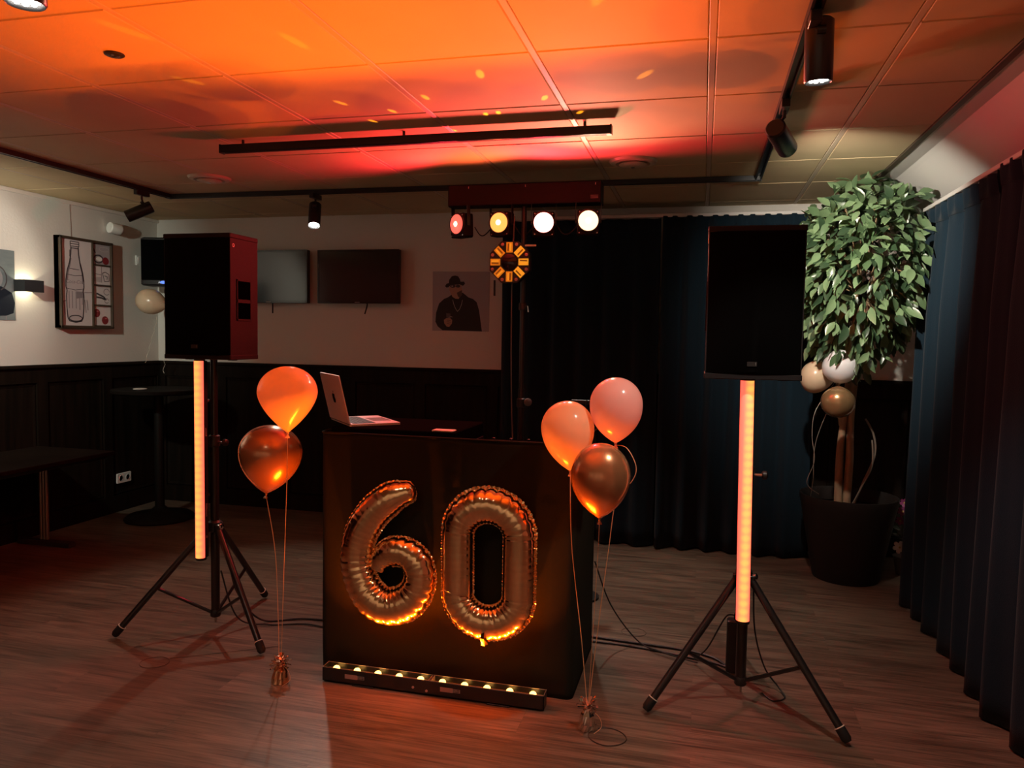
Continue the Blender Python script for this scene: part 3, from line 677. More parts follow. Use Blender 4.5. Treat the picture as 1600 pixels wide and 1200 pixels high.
for z in [ZT*k/44 for k in range(45)]:
    ro, ri = [], []
    for (x, y) in pth:
        d = .004*noise.noise(Vector((x*3,y*3,z*2)))
        d += .0045*math.exp(-((x+1.02)/.05)**2)*math.sin(z*95+3*noise.noise(Vector((x*9,z*5,1))))*(1 if y < Y0+.01 else 0)*(.4+.6*(z > .6))
        d -= .008*math.exp(-(((x+.60)/.02)**2+((z-.855)/.012)**2))*(1 if y < Y0+.01 else 0)
        if z < .09: d += .006*math.sin(x*13)*(1-z/.09)
        ro.append((x, y-d if y < Y0+.05 else y, z)); ri.append((x+(.006 if x < -1 else -.006) if y > Y0+.05 else x*.9985-.0015, y+.008, z))
    outer.append(ro); inner.append(ri[::-1])
MB().rings([a+b for a, b in zip(outer, inner)], True, True).build('cover', FAB, bt, smooth='all')
MB().rbox((X0+.008,Y0+.010,ZT-.14),(X1-.008,Y1,ZT-.115), .02, 2, 4).build('table_top', mat('booth_top', (.004,.004,.004), .7, 0, .1), bt)
MB().tube([(x, y, ZT) for x, y in pth], .005, 8).build('top_hem', FAB, bt, smooth=True)
for x in (X0+.03,X1-.03): MB().box((x-.015,Y1-.03,0),(x+.015,Y1,ZT-.14)).build('rear_leg', BLKM, bt)

# gear on the booth
t = thing('equipment_case', 'black flat equipment case under the laptop on the booth', 'case', (-1.31,3.29,ZT-.115))
MB().rbox((-1.60,3.062,ZT-.115),(-1.02,3.52,ZT+.022), .012, 2, 3).build('body', mat('gear_black', (.004,.004,.004), .95, 0, .0), t)
for x in (-1.605,-1.027): MB().rbox((x,3.07,ZT-.06),(x+.010,3.51,ZT-.045), .003, 1, 2).build('edge_profile', BLKM, t)
for x in (-1.56,-1.06): MB().box((x-.02,3.056,ZT-.07),(x+.02,3.063,ZT-.03)).build('latch', STEEL, t)
t = thing('audio_mixer', 'low black mixer with knobs lying on the right half of the booth', 'mixer', (-.83,3.36,ZT-.115))
MB().rbox((-.99,3.20,ZT-.115),(-.56,3.52,ZT-.058), .012, 2, 3).build('body', MATS['gear_black'], t)
for i in range(5):
    for j in range(3):
        MB().lathe([(.008,0),(.008,.014),(.005,.016)], (-.95+.085*i,3.25+.10*j,ZT-.058), n=12).build('knob', BLK, t)
for i in range(3): MB().box((-.94+.13*i,3.215,ZT-.058),(-.925+.13*i,3.24,ZT-.046)).build('fader', STEEL, t)
t = tag(MB().rbox((-1.125,3.07,ZT+.022),(-1.03,3.13,ZT+.028), .004, 2, 2).build('paper_card', mat('card_grey', (.5,.47,.45), .5)), 'small pale card on the equipment case right of the laptop', 'card')

# laptop
lp = thing('laptop', 'open silver laptop on the booth with its lid back towards the camera', 'laptop', (-1.56,3.30,ZT+.022))
h1 = Vector((-1.512,3.082,ZT+.024)); h2 = Vector((-1.735,3.327,ZT+.024)); hu = (h2-h1).normalized(); wdt = (h2-h1).length
dv = Vector((hu.y,-hu.x,0)); dv = dv if dv.x > 0 else -dv      # from hinge to palm rest
LAP = mat('laptop_aluminium', (.62,.62,.63), .4, .35)
def slab(o, ux, uy, un, a, b, h, name, m, par, r=.008):
    (x0,y0), (x1,y1) = a, b; P = []
    for (cx,cy,a0) in ((x1-r,y1-r,0),(x0+r,y1-r,PI/2),(x0+r,y0+r,PI),(x1-r,y0+r,1.5*PI)):
        for q in range(5):
            t_ = a0+q/4*PI/2; P.append((cx+r*math.cos(t_),cy+r*math.sin(t_)))
    mb = MB(); mb.prism(P, (o,ux,uy,un), h); return mb.build(name, m, par)
ZU = Vector((0,0,1)); Db = .235
slab(h1, hu, dv, ZU, (0,.0),(wdt,Db), .010, 'base', LAP, lp)
kb = slab(h1+ZU*.0102, hu, dv, ZU, (.018,.018),(wdt-.018,.125), .0004, 'keyboard_well', BLK, lp, .004)
for r_ in range(5):
    for c_ in range(13):
        u0 = .022+c_*(wdt-.044)/13
        slab(h1+ZU*.0106, hu, dv, ZU, (u0,.021+r_*.0205),(u0+(wdt-.044)/13-.003,.021+r_*.0205+.0175), .0012, 'key', mat('key_black', (.012,.012,.013), .5), kb, .002)
slab(h1+ZU*.0102, hu, dv, ZU, (wdt/2-.07,.138),(wdt/2+.07,.225), .0003, 'trackpad', mat('trackpad', (.55,.55,.56), .25, .7), lp, .004)
ln = math.radians(13); lu = -dv*math.sin(ln)+ZU*math.cos(ln); lo = h1+ZU*.012; nn = hu.cross(lu); nn = nn if nn.dot(dv) < 0 else -nn
Hl = .222
lid = slab(lo, hu, lu, nn, (0,0),(wdt,Hl), .005, 'lid', LAP, lp)
slab(lo-nn*.0006, hu, lu, nn, (.006,.012),(wdt-.006,Hl-.006), .0005, 'screen', mat('laptop_screen', (.02,.02,.025), .2), lid, .004)
# bitten-apple mark on the lid
apl = [(0,.30),(.12,.36),(.30,.34),(.40,.24)] + [(.40,.24),(.30,.14),(.29,.02),(.36,-.10),(.42,-.14)] + [(.36,-.30),(.22,-.46),(.10,-.46),(0,-.42),(-.10,-.46),(-.22,-.46),(-.36,-.28),(-.42,-.06),(-.40,.16),(-.28,.33),(-.12,.36)]
sA = .055; MK = mat('lid_mark', (.012,.012,.013), .12)
co_ = lo+hu*(wdt/2)+lu*(Hl*.5)+nn*.0051
MB().prism([(-x*sA,y*sA) for x,y in apl], (co_,hu,lu,nn), .0004).build('logo_apple', MK, lid)
MB().prism([(-x*sA,y*sA) for x,y in [(0,.40),(.02,.52),(.10,.60),(.19,.62),(.17,.50),(.09,.42)]], (co_,hu,lu,nn), .0004).build('logo_leaf', MK, lid)
MB().tube([h1+ZU*.010+hu*.01, h2+ZU*.010-hu*.01], .005, 10).build('hinge', BLK, lp)

# ================================================================== FOIL NUMBER BALLOONS
FOIL = mat('foil_rose_gold', (.90,.62,.34), .15, 1, bump=(22,.05,(1,1,1)))
YN = 2.968
def foil_tube(path, hw, closed, wr, depth=.86, sharp=None):
    """path: list of (x,z) centre line; hw: half widths; wr(s): wrinkle strength"""
    n = len(path); m = 40; rings = []
    acc = 0
    for i in range(n):
        p = Vector((path[i][0],0,path[i][1]))
        a = path[(i-1) % n] if closed else path[max(i-1,0)]; b = path[(i+1) % n] if closed else path[min(i+1,n-1)]
        t = Vector((b[0]-a[0],0,b[1]-a[1])).normalized(); nr = Vector((t.z,0,-t.x))
        if i: acc += math.hypot(path[i][0]-path[i-1][0], path[i][1]-path[i-1][1])
        k = wr(i/n); ring = []
        for q in range(m):
            th = 2*PI*q/m; c, s_ = math.cos(th), math.sin(th)
            edge = abs(c)**3
            pk = abs(math.sin(acc*105 + .9*noise.noise(Vector((acc*14,c*2,3))))) ** .55
            rad = 1 - k*(.10*edge+.012)*(1-pk) - .02*k*noise.noise(Vector((acc*60,th*1.5,7)))
            ring.append(p + nr*(hw[i]*rad*c) + Vector((0,1,0))*(hw[i]*depth*rad*math.copysign(abs(s_)**.92, s_)))
        rings.append([v+Vector((0,YN,0)) for v in ring])
    return rings
def seam_strip(path, hw, closed, side, wd, seed):
    rnd = random.Random(seed); mb = MB(); n = len(path); A, B = [], []
    for i in range(n):
        a = path[(i-1) % n] if closed else path[max(i-1,0)]; b = path[(i+1) % n] if closed else path[min(i+1,n-1)]
        t = Vector((b[0]-a[0],0,b[1]-a[1])).normalized(); nr = Vector((t.z,0,-t.x))*side
        p = Vector((path[i][0],YN,path[i][1]))
        A.append(p+nr*(hw[i]*.93)); B.append(p+nr*(hw[i]*.985+wd*(.55+.45*rnd.random()))+Vector((0,.004*math.sin(i*1.7),0)))
    if closed: A.append(A[0]); B.append(B[0])
    rows = [[a, b, b+Vector((0,.0008,0)), a+Vector((0,.0008,0))] for a, b in zip(A, B)]
    return mb.rings(rows, not closed, not closed)
# the 6
S6 = [(-1.192,0.842,0.046),(-1.258,0.817,0.065),(-1.334,0.756,0.070),(-1.394,0.672,0.072),(-1.420,0.590,0.072),(-1.421,0.510,0.073),(-1.396,0.432,0.077),(-1.349,0.371,0.081),(-1.282,0.340,0.079),(-1.205,0.358,0.078),(-1.151,0.410,0.072),(-1.130,0.478,0.069),(-1.145,0.542,0.069),(-1.193,0.580,0.065),(-1.256,0.581,0.062),(-1.305,0.548,0.052),(-1.329,0.505,0.040)]
sm = bez(S6, 22); P6 = [(v.x,v.y) for v in sm]; H6 = [v.z for v in sm]
# rounded end at the tip of the 6
d0 = Vector((P6[0][0]-P6[4][0], P6[0][1]-P6[4][1])).normalized()
cap = [(P6[0][0]+d0.x*.040*math.sin(a), P6[0][1]+d0.y*.040*math.sin(a), H6[0]*max(.05,math.cos(a))) for a in [PI/2*.97*k/8 for k in range(8,0,-1)]]
P6 = [c[:2] for c in cap]+P6; H6 = [c[2] for c in cap]+H6
n6 = thing('foil_balloon', 'rose-gold foil balloon on the booth shaped like a six, its tail rising at left', 'balloon', (-1.27,YN,.28), 'foil number balloons')
MB().rings(foil_tube(P6, H6, False, lambda s: .55+.45*(s > .3)), True, True).build('body', FOIL, n6, smooth='all')
k0 = int(len(P6)*.60)
seam_strip(P6[:int(len(P6)*.93)], H6[:int(len(P6)*.93)], False, -1, .010, 2).build('seam', FOIL, n6)
seam_strip(P6, H6, False, 1, .007, 3).build('seam', FOIL, n6)
MB().torus((P6[4][0]-.022,YN-.03,P6[4][1]-.012), .009, .0022, (0,1,.2), 20, 6).build('hanging_eyelet', FOIL, n6)
# the 0
C0, C1, cxL, cxR = 0.438, 0.685, -0.965, -0.702
P0 = []; cxm = (cxL+cxR)/2; R0 = (cxR-cxL)/2
for k in range(60): P0.append((cxm+R0*math.cos(PI*k/60)+.0, C1+R0*.95*math.sin(PI*k/60)))
for k in range(40): P0.append((cxL+.002*k/40, C1-(C1-C0)*k/40))
for k in range(60): P0.append((cxm+R0*math.cos(PI+PI*k/60), C0+R0*.92*math.sin(PI+PI*k/60)))
for k in range(40): P0.append((cxR, C0+(C1-C0)*k/40))
H0 = []
for i in range(len(P0)):
    z = P0[i][1]; H0.append(.0665+.008*max(0,(z-C1)/R0)+.006*max(0,(C0-z)/R0))
def fine(P, H, f=2):
    Q, G = [], []
    for i in range(len(P)):
        a, b = P[i], P[(i+1) % len(P)]
        for k in range(f): Q.append((a[0]+(b[0]-a[0])*k/f, a[1]+(b[1]-a[1])*k/f)); G.append(H[i]+(H[(i+1) % len(H)]-H[i])*k/f)
    return Q, G
P0, H0 = fine(P0, H0)
n0 = thing('foil_balloon', 'rose-gold foil balloon on the booth shaped like a zero, a closed tall ring', 'balloon', (cxm,YN,.26), 'foil number balloons')
def wr0(s): return 1.0 if (s < .30 or .5 < s < .80) else .12
r0 = foil_tube(P0, H0, True, wr0, .84); r0.append(r0[0])
MB().rings(r0).build('body', FOIL, n0, smooth='all')
seam_strip(P0, H0, True, 1, .011, 5).build('seam', FOIL, n0); seam_strip(P0, H0, True, -1, .007, 6).build('seam', FOIL, n0)
zb0 = C0-R0*.92-.075
MB().rings([[(cxm-.006,YN-.045,zb0+.085),(cxm+.004,YN-.05,zb0+.085),(cxm+.006,YN-.04,zb0+.085)],[(cxm-.012,YN-.06,zb0+.03),(cxm+.004,YN-.066,zb0+.03),(cxm+.010,YN-.05,zb0+.03)],[(cxm-.016,YN-.03,zb0-.012),(cxm+.0,YN-.034,zb0-.012),(cxm+.012,YN-.02,zb0-.008)]], True, True).build('filling_valve', FOIL, n0)

# ================================================================== LED BAR ON THE FLOOR
bx0, bx1, by0, by1, bz = -1.553, -.575, 2.905, 2.965, .066
lbm = thing('led_bar', 'black uplight bar with ten amber lamps lying on the floor before the booth', 'light bar', ((bx0+bx1)/2,(by0+by1)/2,0))
def barbox(a, b, nm, m=BLKM): return MB().rbox(a, b, .002, 0, 1).build(nm, m, lbm)
barbox((bx0,by0,.006),(bx1,by0+.004,bz), 'front_wall'); barbox((bx0,by1-.004,.006),(bx1,by1,bz), 'rear_wall')
barbox((bx0,by0,.006),(bx1,by1,.012), 'bottom_wall')
barbox((bx0,by0,.006),(bx0+.005,by1,bz), 'end_plate'); barbox((bx1-.005,by0,.006),(bx1,by1,bz), 'end_plate')
REFL = mat('led_tray', (.20,.15,.09), .35, .3)
MB().box((bx0+.005,by0+.004,.040),(bx1-.005,by1-.004,.044)).build('led_tray', REFL, lbm)
EDGE = mat('bar_edge', (.5,.42,.36), .3, .6)
for (a, b) in (((bx0,by1-.0045,bz),(bx1,by1-.0015,bz+.0012)),((bx0,by0,bz),(bx0+.003,by1,bz+.0012)),((bx1-.003,by0,bz),(bx1,by1,bz+.0012)),((bx0,by0+.001,bz),(bx1,by0+.003,bz+.0008))):
    MB().box(a, b).build('edge_strip', EDGE, lbm)
xm_ = (bx0+bx1)/2
for dx in (-.006,.004): MB().box((xm_+dx,by0+.004,.044),(xm_+dx+.003,by1-.004,bz)).build('divider', EDGE, lbm)
for dx in (-.3,.3): MB().rbox((xm_+dx-.05,by0-.004,0),(xm_+dx+.05,by1+.004,.006), .003, 2, 1).build('foot', BLK, lbm)
LEDM = mat('amber_led', (.9,.7,.4), .3, emit=(1,.50,.11), estr=5.5)
AMB = (1,.14,.004)
for k in range(10):
    x = bx0+.052+(bx1-bx0-.104)*k/9; y = by0+.030
    MB().lathe([(.0115,0),(.0150,.004),(.0140,.014),(.0095,.019),(.003,.021)], (x,y,.044), n=18).build('led_lens', LEDM, lbm, smooth=True)
    spot('amber_uplight', (x,y,.070), (x+.0,y-.20,1), 68, AMB, 76, 1.0, .008)
for (x, wd) in ((-1.447,.058),(-1.015,.055)):
    st = MB().box((x,by0-.0006,.028),(x+wd,by0,.047)).build('sticker', mat('sticker_pink', (.42,.26,.22), .5), lbm)
    s2 = MB().box((x+wd,by0-.0006,.030),(x+wd+.032,by0,.045)).build('type_plate', mat('plate_grey', (.30,.27,.25), .5), lbm)
    mb = MB()
    for r_ in range(2):
        for q in range(5): mb.box((x+wd+.003+q*.0055,by0-.0010,.032+r_*.007),(x+wd+.003+q*.0055+random.uniform(.002,.0045),by0-.0006,.036+r_*.007))
    mb.build('plate_print', BLK, s2)
for x, z in ((-1.135,.030),(-1.075,.022)):
    MB().lathe([(.0055,0),(.0055,.002),(.002,.0025)], (x,by0,z), (0,-1,0), 14).build('screw', mat('screw_pink', (.5,.33,.3), .4), lbm)

# ================================================================== LATEX BALLOONS
PEACH = latex_mat('latex_peach', (.90,.72,.48)); PINK = latex_mat('latex_pink', (.84,.64,.60)); CREAM = latex_mat('latex_cream', (.72,.55,.38), .25, .2)
WHITEL = latex_mat('latex_white', (.78,.76,.78), .2, .2)
BRONZE = mat('latex_bronze', (.52,.23,.10), .26, .55, coat=.6); MATS['latex_bronze'].node_tree.nodes['Principled BSDF'].inputs['Coat Roughness'].default_value = .1
RIB = mat('ribbon_gold', (.75,.45,.25), .35, .3)
def balloon(label, c, R, topz, botz, m, group, ribbon=None, down=(0,0,-1), pear=2.1, pw=.85, rib_mat=None, rib_r=.0016):
    c = Vector(c); h = topz; L = botz      # lengths above / below the widest section
    prof = []
    for k in range(0, 15): a = PI/2*k/14; prof.append((R*math.sin(a) if k else .0005, h*math.cos(a)))
    for k in range(1, 19): b = k/18; prof.append((max(.004, R*(1-b**pear)**pw), -L*b))
    t = thing('balloon', label, 'balloon', c, group)
    ax = -Vector(down).normalized()
    MB().lathe(prof, c, ax, 40).build('skin', m, t, smooth='all')
    kn = c - ax*L
    MB().lathe([(.0045,.004),(.0055,-.004),(.003,-.008),(.009,-.018),(.010,-.021),(.006,-.019)], kn, ax, 14).build('knot', m, t, smooth=True)
    if ribbon:
        for rb in ribbon:
            MB().tube(bez([kn - ax*.008]+rb, 14), rib_r, 6, flat=.6).build('ribbon', rib_mat or RIB, t, smooth=True)
    return t
G1 = 'balloons tied left of the booth'; WL = Vector((-1.723,2.849,.12)); WR = Vector((-.386,2.825,.105))
balloon('pale peach balloon, upper of the pair left of the booth', (-1.657,2.80,1.261), .121, .106, .170, PEACH, G1, [[Vector((-1.668,2.81,.85)), Vector((-1.695,2.83,.45)), WL+Vector((.006,0,0))]], pear=1.7, pw=.95)
balloon('bronze metallic balloon, lower of the pair left of the booth', (-1.832,2.955,.982), .136, .116, .190, BRONZE, G1, [[Vector((-1.79,2.92,.55)), Vector((-1.745,2.87,.28)), WL+Vector((-.006,0,0))]], (-.12,0,-1), pear=2.0)
G2 = 'balloons tied right of the booth'
balloon('orange-lit cream balloon, left of the three right of the booth', (-.502,2.905,1.152), .1035, .106, .168, PEACH, G2, [[Vector((-.47,2.87,.70)), Vector((-.42,2.84,.35)), WR+Vector((-.005,0,0))]], (.08,0,-1), pear=2.0)
balloon('pinkish pearl balloon, topmost of the three right of the booth', (-.318,2.925,1.250), .1015, .104, .150, PINK, G2, [[Vector((-.27,2.90,1.085)), Vector((-.232,2.88,1.02)), Vector((-.245,2.87,.965)), Vector((-.30,2.86,.90)), Vector((-.325,2.85,.7)), Vector((-.36,2.83,.35)), WR+Vector((.004,0,0))]], (.01,0,-1), pear=2.3)
balloon('bronze metallic balloon, lowest of the three right of the booth', (-.348,2.74,1.004), .1085, .118, .160, BRONZE, G2, [[Vector((-.355,2.77,.70)), Vector((-.372,2.80,.35)), WR+Vector((.002,-.004,0))]], pear=2.1)
def weight(label, c, m, m2, seed, h=.078, r=.036):
    rnd = random.Random(seed); c = Vector((c[0],c[1],0)); t = thing('balloon_weight', label, 'balloon weight', c, 'foil balloon weights')
    rings = []
    for (rr, z) in ((r*.92,0),(r,.004),(r*.9,h*.35),(r*.72,h*.75),(r*.42,h),(r*.34,h+.006)):
        rings.append([c+Vector(((rr*(1+.10*math.cos(7*a+z*30)+rnd.uniform(-.05,.05)))*math.cos(a), (rr*(1+.10*math.cos(7*a+z*30)+rnd.uniform(-.05,.05)))*math.sin(a), z)) for a in [2*PI*k/21 for k in range(21)]])
    MB().rings(rings, True, True).build('foil_wrap', m, t)
    for k in range(46):
        a = rnd.uniform(0,2*PI); e = rnd.uniform(-.5,1.2); L = rnd.uniform(.024,.050)
        d = Vector((math.cos(a)*math.cos(e),math.sin(a)*math.cos(e),math.sin(e)))
        p = c+Vector((0,0,h+.010)); q = p+d*L; s = d.cross(Vector((0,0,1))).normalized()*.0034; u = d.cross(s).normalized()*.0008
        tip = q+Vector((rnd.uniform(-.006,.006),rnd.uniform(-.006,.006),-.006))
        mb = MB(); mb.rings([[p-s,p+s,p+s+u,p-s+u],[q-s*1.3,q+s*1.3,q+s*1.3+u*2,q-s*1.3+u*2],[tip-s*1.5,tip+s*1.5,tip+s*1.5+u*2,tip-s*1.5+u*2]], True, True)
        mb.build('tassel', m2 if k % 3 else m, t)
    MB().torus(c+Vector((0,0,h+.008)), .012, .003, n=18, m=6).build('tie', m2, t)
    MB().tube(bez([c+Vector((.01,0,h)), c+Vector((.045,-.01,h*.75)), c+Vector((.055,-.015,h*.3)), c+Vector((.03,-.035,.003))],8), .0011, 5).build('loose_ribbon', RIB, t)
weight('copper foil balloon weight with tassels on the floor left of the booth', (-1.723,2.849), mat('foil_copper', (.80,.45,.25), .2, 1), mat('foil_rose', (.85,.55,.40), .22, 1), 4)
weight('silvery foil balloon weight with pink tassels on the floor right of the booth', (-.386,2.825), mat('foil_silver', (.75,.68,.60), .18, 1), mat('foil_pink', (.85,.55,.45), .25, .9), 9)

# ================================================================== SPOT BAR, DERBY LIGHT, STAND
SX, SY = -1.03, 4.33
st = thing('light_stand', 'tall black stand behind the booth carrying the spotlight bar', 'light stand', (SX,SY,0))
MB().tube([(SX,SY,.08),(SX,SY,1.2)], .019, 14).build('lower_tube', BLKM, st, smooth=True)
MB().tube([(SX,SY,1.1),(SX,SY,2.262)], .0155, 14).build('upper_tube', BLKM, st, smooth=True)
MB().lathe([(.021,0),(.026,.006),(.026,.05),(.021,.056)], (SX,SY,1.09), n=18).build('height_clamp', BLK, st, smooth=True)
MB().tube([(SX+.02,SY-.01,1.125),(SX+.045,SY-.02,1.125)], .006, 8).build('clamp_bolt', CHR, st)
MB().lathe([(.010,0),(.023,.004),(.023,.016),(.012,.022)], (SX+.042,SY-.02,1.125), (.6,-.8,0), 18).build('clamp_knob', mat('grey_plastic', (.12,.11,.11), .35), st, smooth=True)
MB().lathe([(.018,0),(.023,.005),(.023,.04),(.018,.045)], (SX,SY,1.66), n=18).build('upper_clamp', BLK, st, smooth=True)
MB().tube([(SX+.015,SY-.01,1.685),(SX+.035,SY-.02,1.685),(SX+.04,SY-.02,1.65)], .004, 8).build('clamp_lever', CHR, st)
for a in (90,210,330):
    d = Vector((math.cos(math.radians(a)),math.sin(math.radians(a)),0)); a_ = Vector((SX,SY,.62))+d*.03; f = Vector((SX,SY,.014))+d*.48
    MB().tube([a_, f], .012, 10).build('leg', BLKM, st, smooth=True)
    MB().tube([Vector((SX,SY,.14))+d*.02, a_.lerp(f,.55)], .007, 8).build('brace', BLKM, st)
MB().lathe([(.02,0),(.03,.006),(.03,.04),(.02,.046)], (SX,SY,.60), n=18).build('leg_collar', BLK, st)
MB().tube(bez([(SX-.05,SY-.03,2.20),(SX-.058,SY-.035,1.8),(SX-.052,SY-.03,1.2),(SX-.03,SY-.03,.7),(SX,SY-.05,.02)],12), .004, 6).build('cable', mat('cable_grey', (.10,.09,.09), .35), st)

px0, px1 = -1.474, -.582
pb = thing('spotlight_bar', 'dark spotlight bar with four lit heads above the booth', 'light bar', ((px0+px1)/2,SY,2.255))
PBM = mat('spotbar_black', (.006,.005,.005), .6, 0, .15)
MB().rbox((px0,SY-.055,2.262),(px1,SY+.055,2.385), .006, 0, 2).build('controller_housing', PBM, pb)
for x in (px0-.004,px1-.004): MB().rbox((x,SY-.057,2.260),(x+.008,SY+.057,2.387), .006, 0, 2).build('end_plate', PBM, pb)
for x in (px0+.12,px0+.46,px1-.03): MB().box((x,SY-.0565,2.362),(x+.003,SY-.054,2.374)).build('screw', STEEL, pb)
for k in range(3): MB().box((px1-.055,SY-.0565,2.288+k*.007),(px1-.012,SY-.0545,2.290+k*.007)).build('type_print', mat('grey_print2', (.25,.22,.22), .5), pb)
heads = [(-1.405,2.160,-32,(1,.10,.07),1.5,'pink'),(-1.158,2.163,-12,(1,.38,.07),1.6,'amber'),(-.908,2.158,12,(1,.35,.28),10,'red'),(-.651,2.163,10,(1,.66,.34),2.6,'white')]
HEADC = []
for i, (hx, hz, ya, ec, es, nm) in enumerate(heads):
    hy = SY-.03; a = math.radians(ya); d = Vector((math.sin(a),-math.cos(a),-.04)).normalized(); s = Vector((math.cos(a),math.sin(a),0)); c = Vector((hx,hy,hz))
    rot = Matrix((s, -d, s.cross(-d))).transposed().to_4x4(); rot.translation = c
    hd = MB().rbox((-.062,-.03,-.078),(.062,.045,.062), .012, 1, 3).xform(rot).build('spot_head', PBM, pb)
    hd['label'] = nm + ' lit spot head'
    MB().torus((0,-.031,0), .060, .006, (0,1,0), 32, 8).xform(rot).build('bezel', BLK, hd, smooth=True)
    lm = mat('spot_lens_'+nm, (.5,.4,.35), .25, emit=ec, estr=es)
    MB().lathe([(.058,.0),(.057,.005),(.04,.010),(.018,.012)], (0,-.030,0), (0,-1,0), 32).xform(rot).build('lens', lm, hd, smooth=True)
    MB().lathe([(.016,0),(.012,.005),(.004,.006)], (0,-.0415,0), (0,-1,0), 16).xform(rot).build('lens_core', mat('spot_core', (1,.9,.7), .3, emit=(1,.8,.5), estr=4), hd)
    for cx_, cz_ in ((-.05,.05),(.05,-.066),(.05,.05),(-.05,-.066)):
        MB().lathe([(.004,0),(.004,.002)], (cx_,-.030,cz_), (0,-1,0), 8).xform(rot).build('screw', STEEL, hd)
    for sx in (-.072,.069): MB().box((sx,-.012,-.01),(sx+.003,.012,.105)).xform(rot).build('yoke_arm', BLKM, hd)
    for sx in (-1,1): MB().lathe([(.010,0),(.010,.012)], (sx*.062,0,.0), (sx,0,0), 12).xform(rot).build('yoke_knob', BLK, hd)
    HEADC.append((c+d*.10, d))
for i in range(3):
    a, b = heads[i], heads[i+1]
    MB().tube(bez([(a[0]+.07,SY+.02,2.15),(a[0]+.11,SY+.01,2.10),(b[0]-.10,SY+.02,2.115),(b[0]-.03,SY+.02,2.2)],8), .0035, 6).build('link_cable', RUB, pb)
REDC = (1,.03,.055)
spot('spot_head_light', HEADC[0][0], HEADC[0][0]+HEADC[0][1]+Vector((0,0,.05)), 40, REDC, 165, .6, .04)
spot('spot_head_light', HEADC[1][0], HEADC[1][0]+HEADC[1][1]+Vector((0,0,.12)), 30, (1,.13,.05), 165, .6, .04)
spot('spot_head_light', HEADC[2][0], HEADC[2][0]+HEADC[2][1]+Vector((0,0,.05)), 84, REDC, 165, .6, .04)
spot('spot_head_light', HEADC[3][0], HEADC[3][0]+HEADC[3][1]+Vector((0,0,-.12)), 60, (1,.50,.30), 130, .9, .04)

# derby effect light (octagonal)
dc = Vector((-1.090,4.235,1.932))
db = thing('effect_light', 'octagonal black effect light with eight glowing amber windows under the spotlight bar', 'effect light', (dc.x,dc.y,dc.z-.125))
oct_ = [(.127*math.cos(PI/8+k*PI/4),.127*math.sin(PI/8+k*PI/4)) for k in range(8)]
fd = (dc+Vector((0,.05,0)), Vector((1,0,0)), Vector((0,0,1)), Vector((0,-1,0)))
MB().prism(oct_, fd, .05).build('front_panel', BLK, db)
MB().rbox(dc+Vector((-.09,.05,-.09)), dc+Vector((.09,.16,.09)), .02, 1, 3).build('rear_housing', BLK, db)
MB().lathe([(.048,0),(.046,.006),(.02,.016),(.004,.018)], dc, (0,-1,0), 28).build('centre_dome', mat('dome', (.01,.008,.008), .15), db, smooth=True)
WIN = mat('amber_window', (.5,.25,.05), .2, emit=(1,.33,.010), estr=.34)
WINB = mat('amber_window_bright', (.5,.25,.05), .2, emit=(1,.42,.02), estr=.62)
for k in range(8):
    a = PI/4*k; u = Vector((math.cos(a),0,math.sin(a))); v = Vector((-math.sin(a),0,math.cos(a)))
    o = dc+u*.083; f = (o, v, u, Vector((0,-1,0)))
    if (v.cross(u)).dot(Vector((0,-1,0))) < 0: f = (o, -v, u, Vector((0,-1,0)))
    wn = MB().prism([(-.019,-.029),(.019,-.029),(.019,.029),(-.019,.029)], f, .002).build('window', WINB if k in (0,1,7) else WIN, db)
    for q in range(2):
        MB().prism([(-.012+q*.014,-.02),(-.004+q*.014,-.02),(-.002+q*.012,.022),(-.010+q*.012,.022)], (o+Vector((0,-.0022,0)),f[1],f[2],f[3]), .001).build('facet', WINB if (k+q) % 2 else mat('amber_window_dim', (.2,.1,.02), .2, emit=(1,.24,.006), estr=.10), wn)
    a2 = a+PI/8; c2 = dc+Vector((math.cos(a2)*.108,0,math.sin(a2)*.108))
    MB().lathe([(.0095,0),(.0095,.002),(.006,.003)], c2, (0,-1,0), 14).build('side_led', mat('side_led', (.45,.30,.27), .4), db)
MB().tube([dc+Vector((-.10,.05,-.10)), dc+Vector((-.10,.05,-.19))], .006, 8).build('bracket_arm', BLKM, db)
MB().rbox((SX-.02,SY-.03,1.85),(SX+.02,SY+.02,1.95), .005, 2, 2).build('stand_clamp', BLK, db)
MB().box((dc.x+.085,dc.y+.02,dc.z+.09),(dc.x+.15,dc.y+.03,dc.z+.10)).build('bracket_plate', STEEL, db)
src = dc+Vector((0,-.03,.05))
for tx, ty in ((-1.86,2.15),(-1.36,2.35),(-1.98,2.62),(-1.52,3.0),(-.84,2.78),(-1.14,3.0),(-1.35,3.15),(-1.5,3.28),(-.96,3.27),(-.9,3.26),(-1.18,3.5),(-.66,3.1),(-.55,3.32),(-.24,2.9),(-.31,2.2)):
    spot('derby_beam', src, (tx,ty,ZC), 260, (1,.34,.01), 1.3, .5, .004)

# short black clamp stand behind the balloons
t = thing('clamp_stand', 'thin black stand with a small clamp on top half hidden behind the right balloons', 'stand', (-.66,4.30,0))
MB().tube([(-.66,4.30,.02),(-.66,4.30,1.14)], .010, 10).build('pole', BLKM, t, smooth=True)
MB().rbox((-.725,4.28,1.125),(-.60,4.32,1.15), .005, 0, 2).build('clamp_bar', BLK, t)
MB().tube([(-.63,4.28,1.15),(-.64,4.27,1.10),(-.66,4.27,1.07)], .005, 8).build('clamp_hook', BLKM, t)
MB().lathe([(.12,0),(.12,.012),(.02,.02)], (-.66,4.30,0), n=24).build('base', BLK, t)

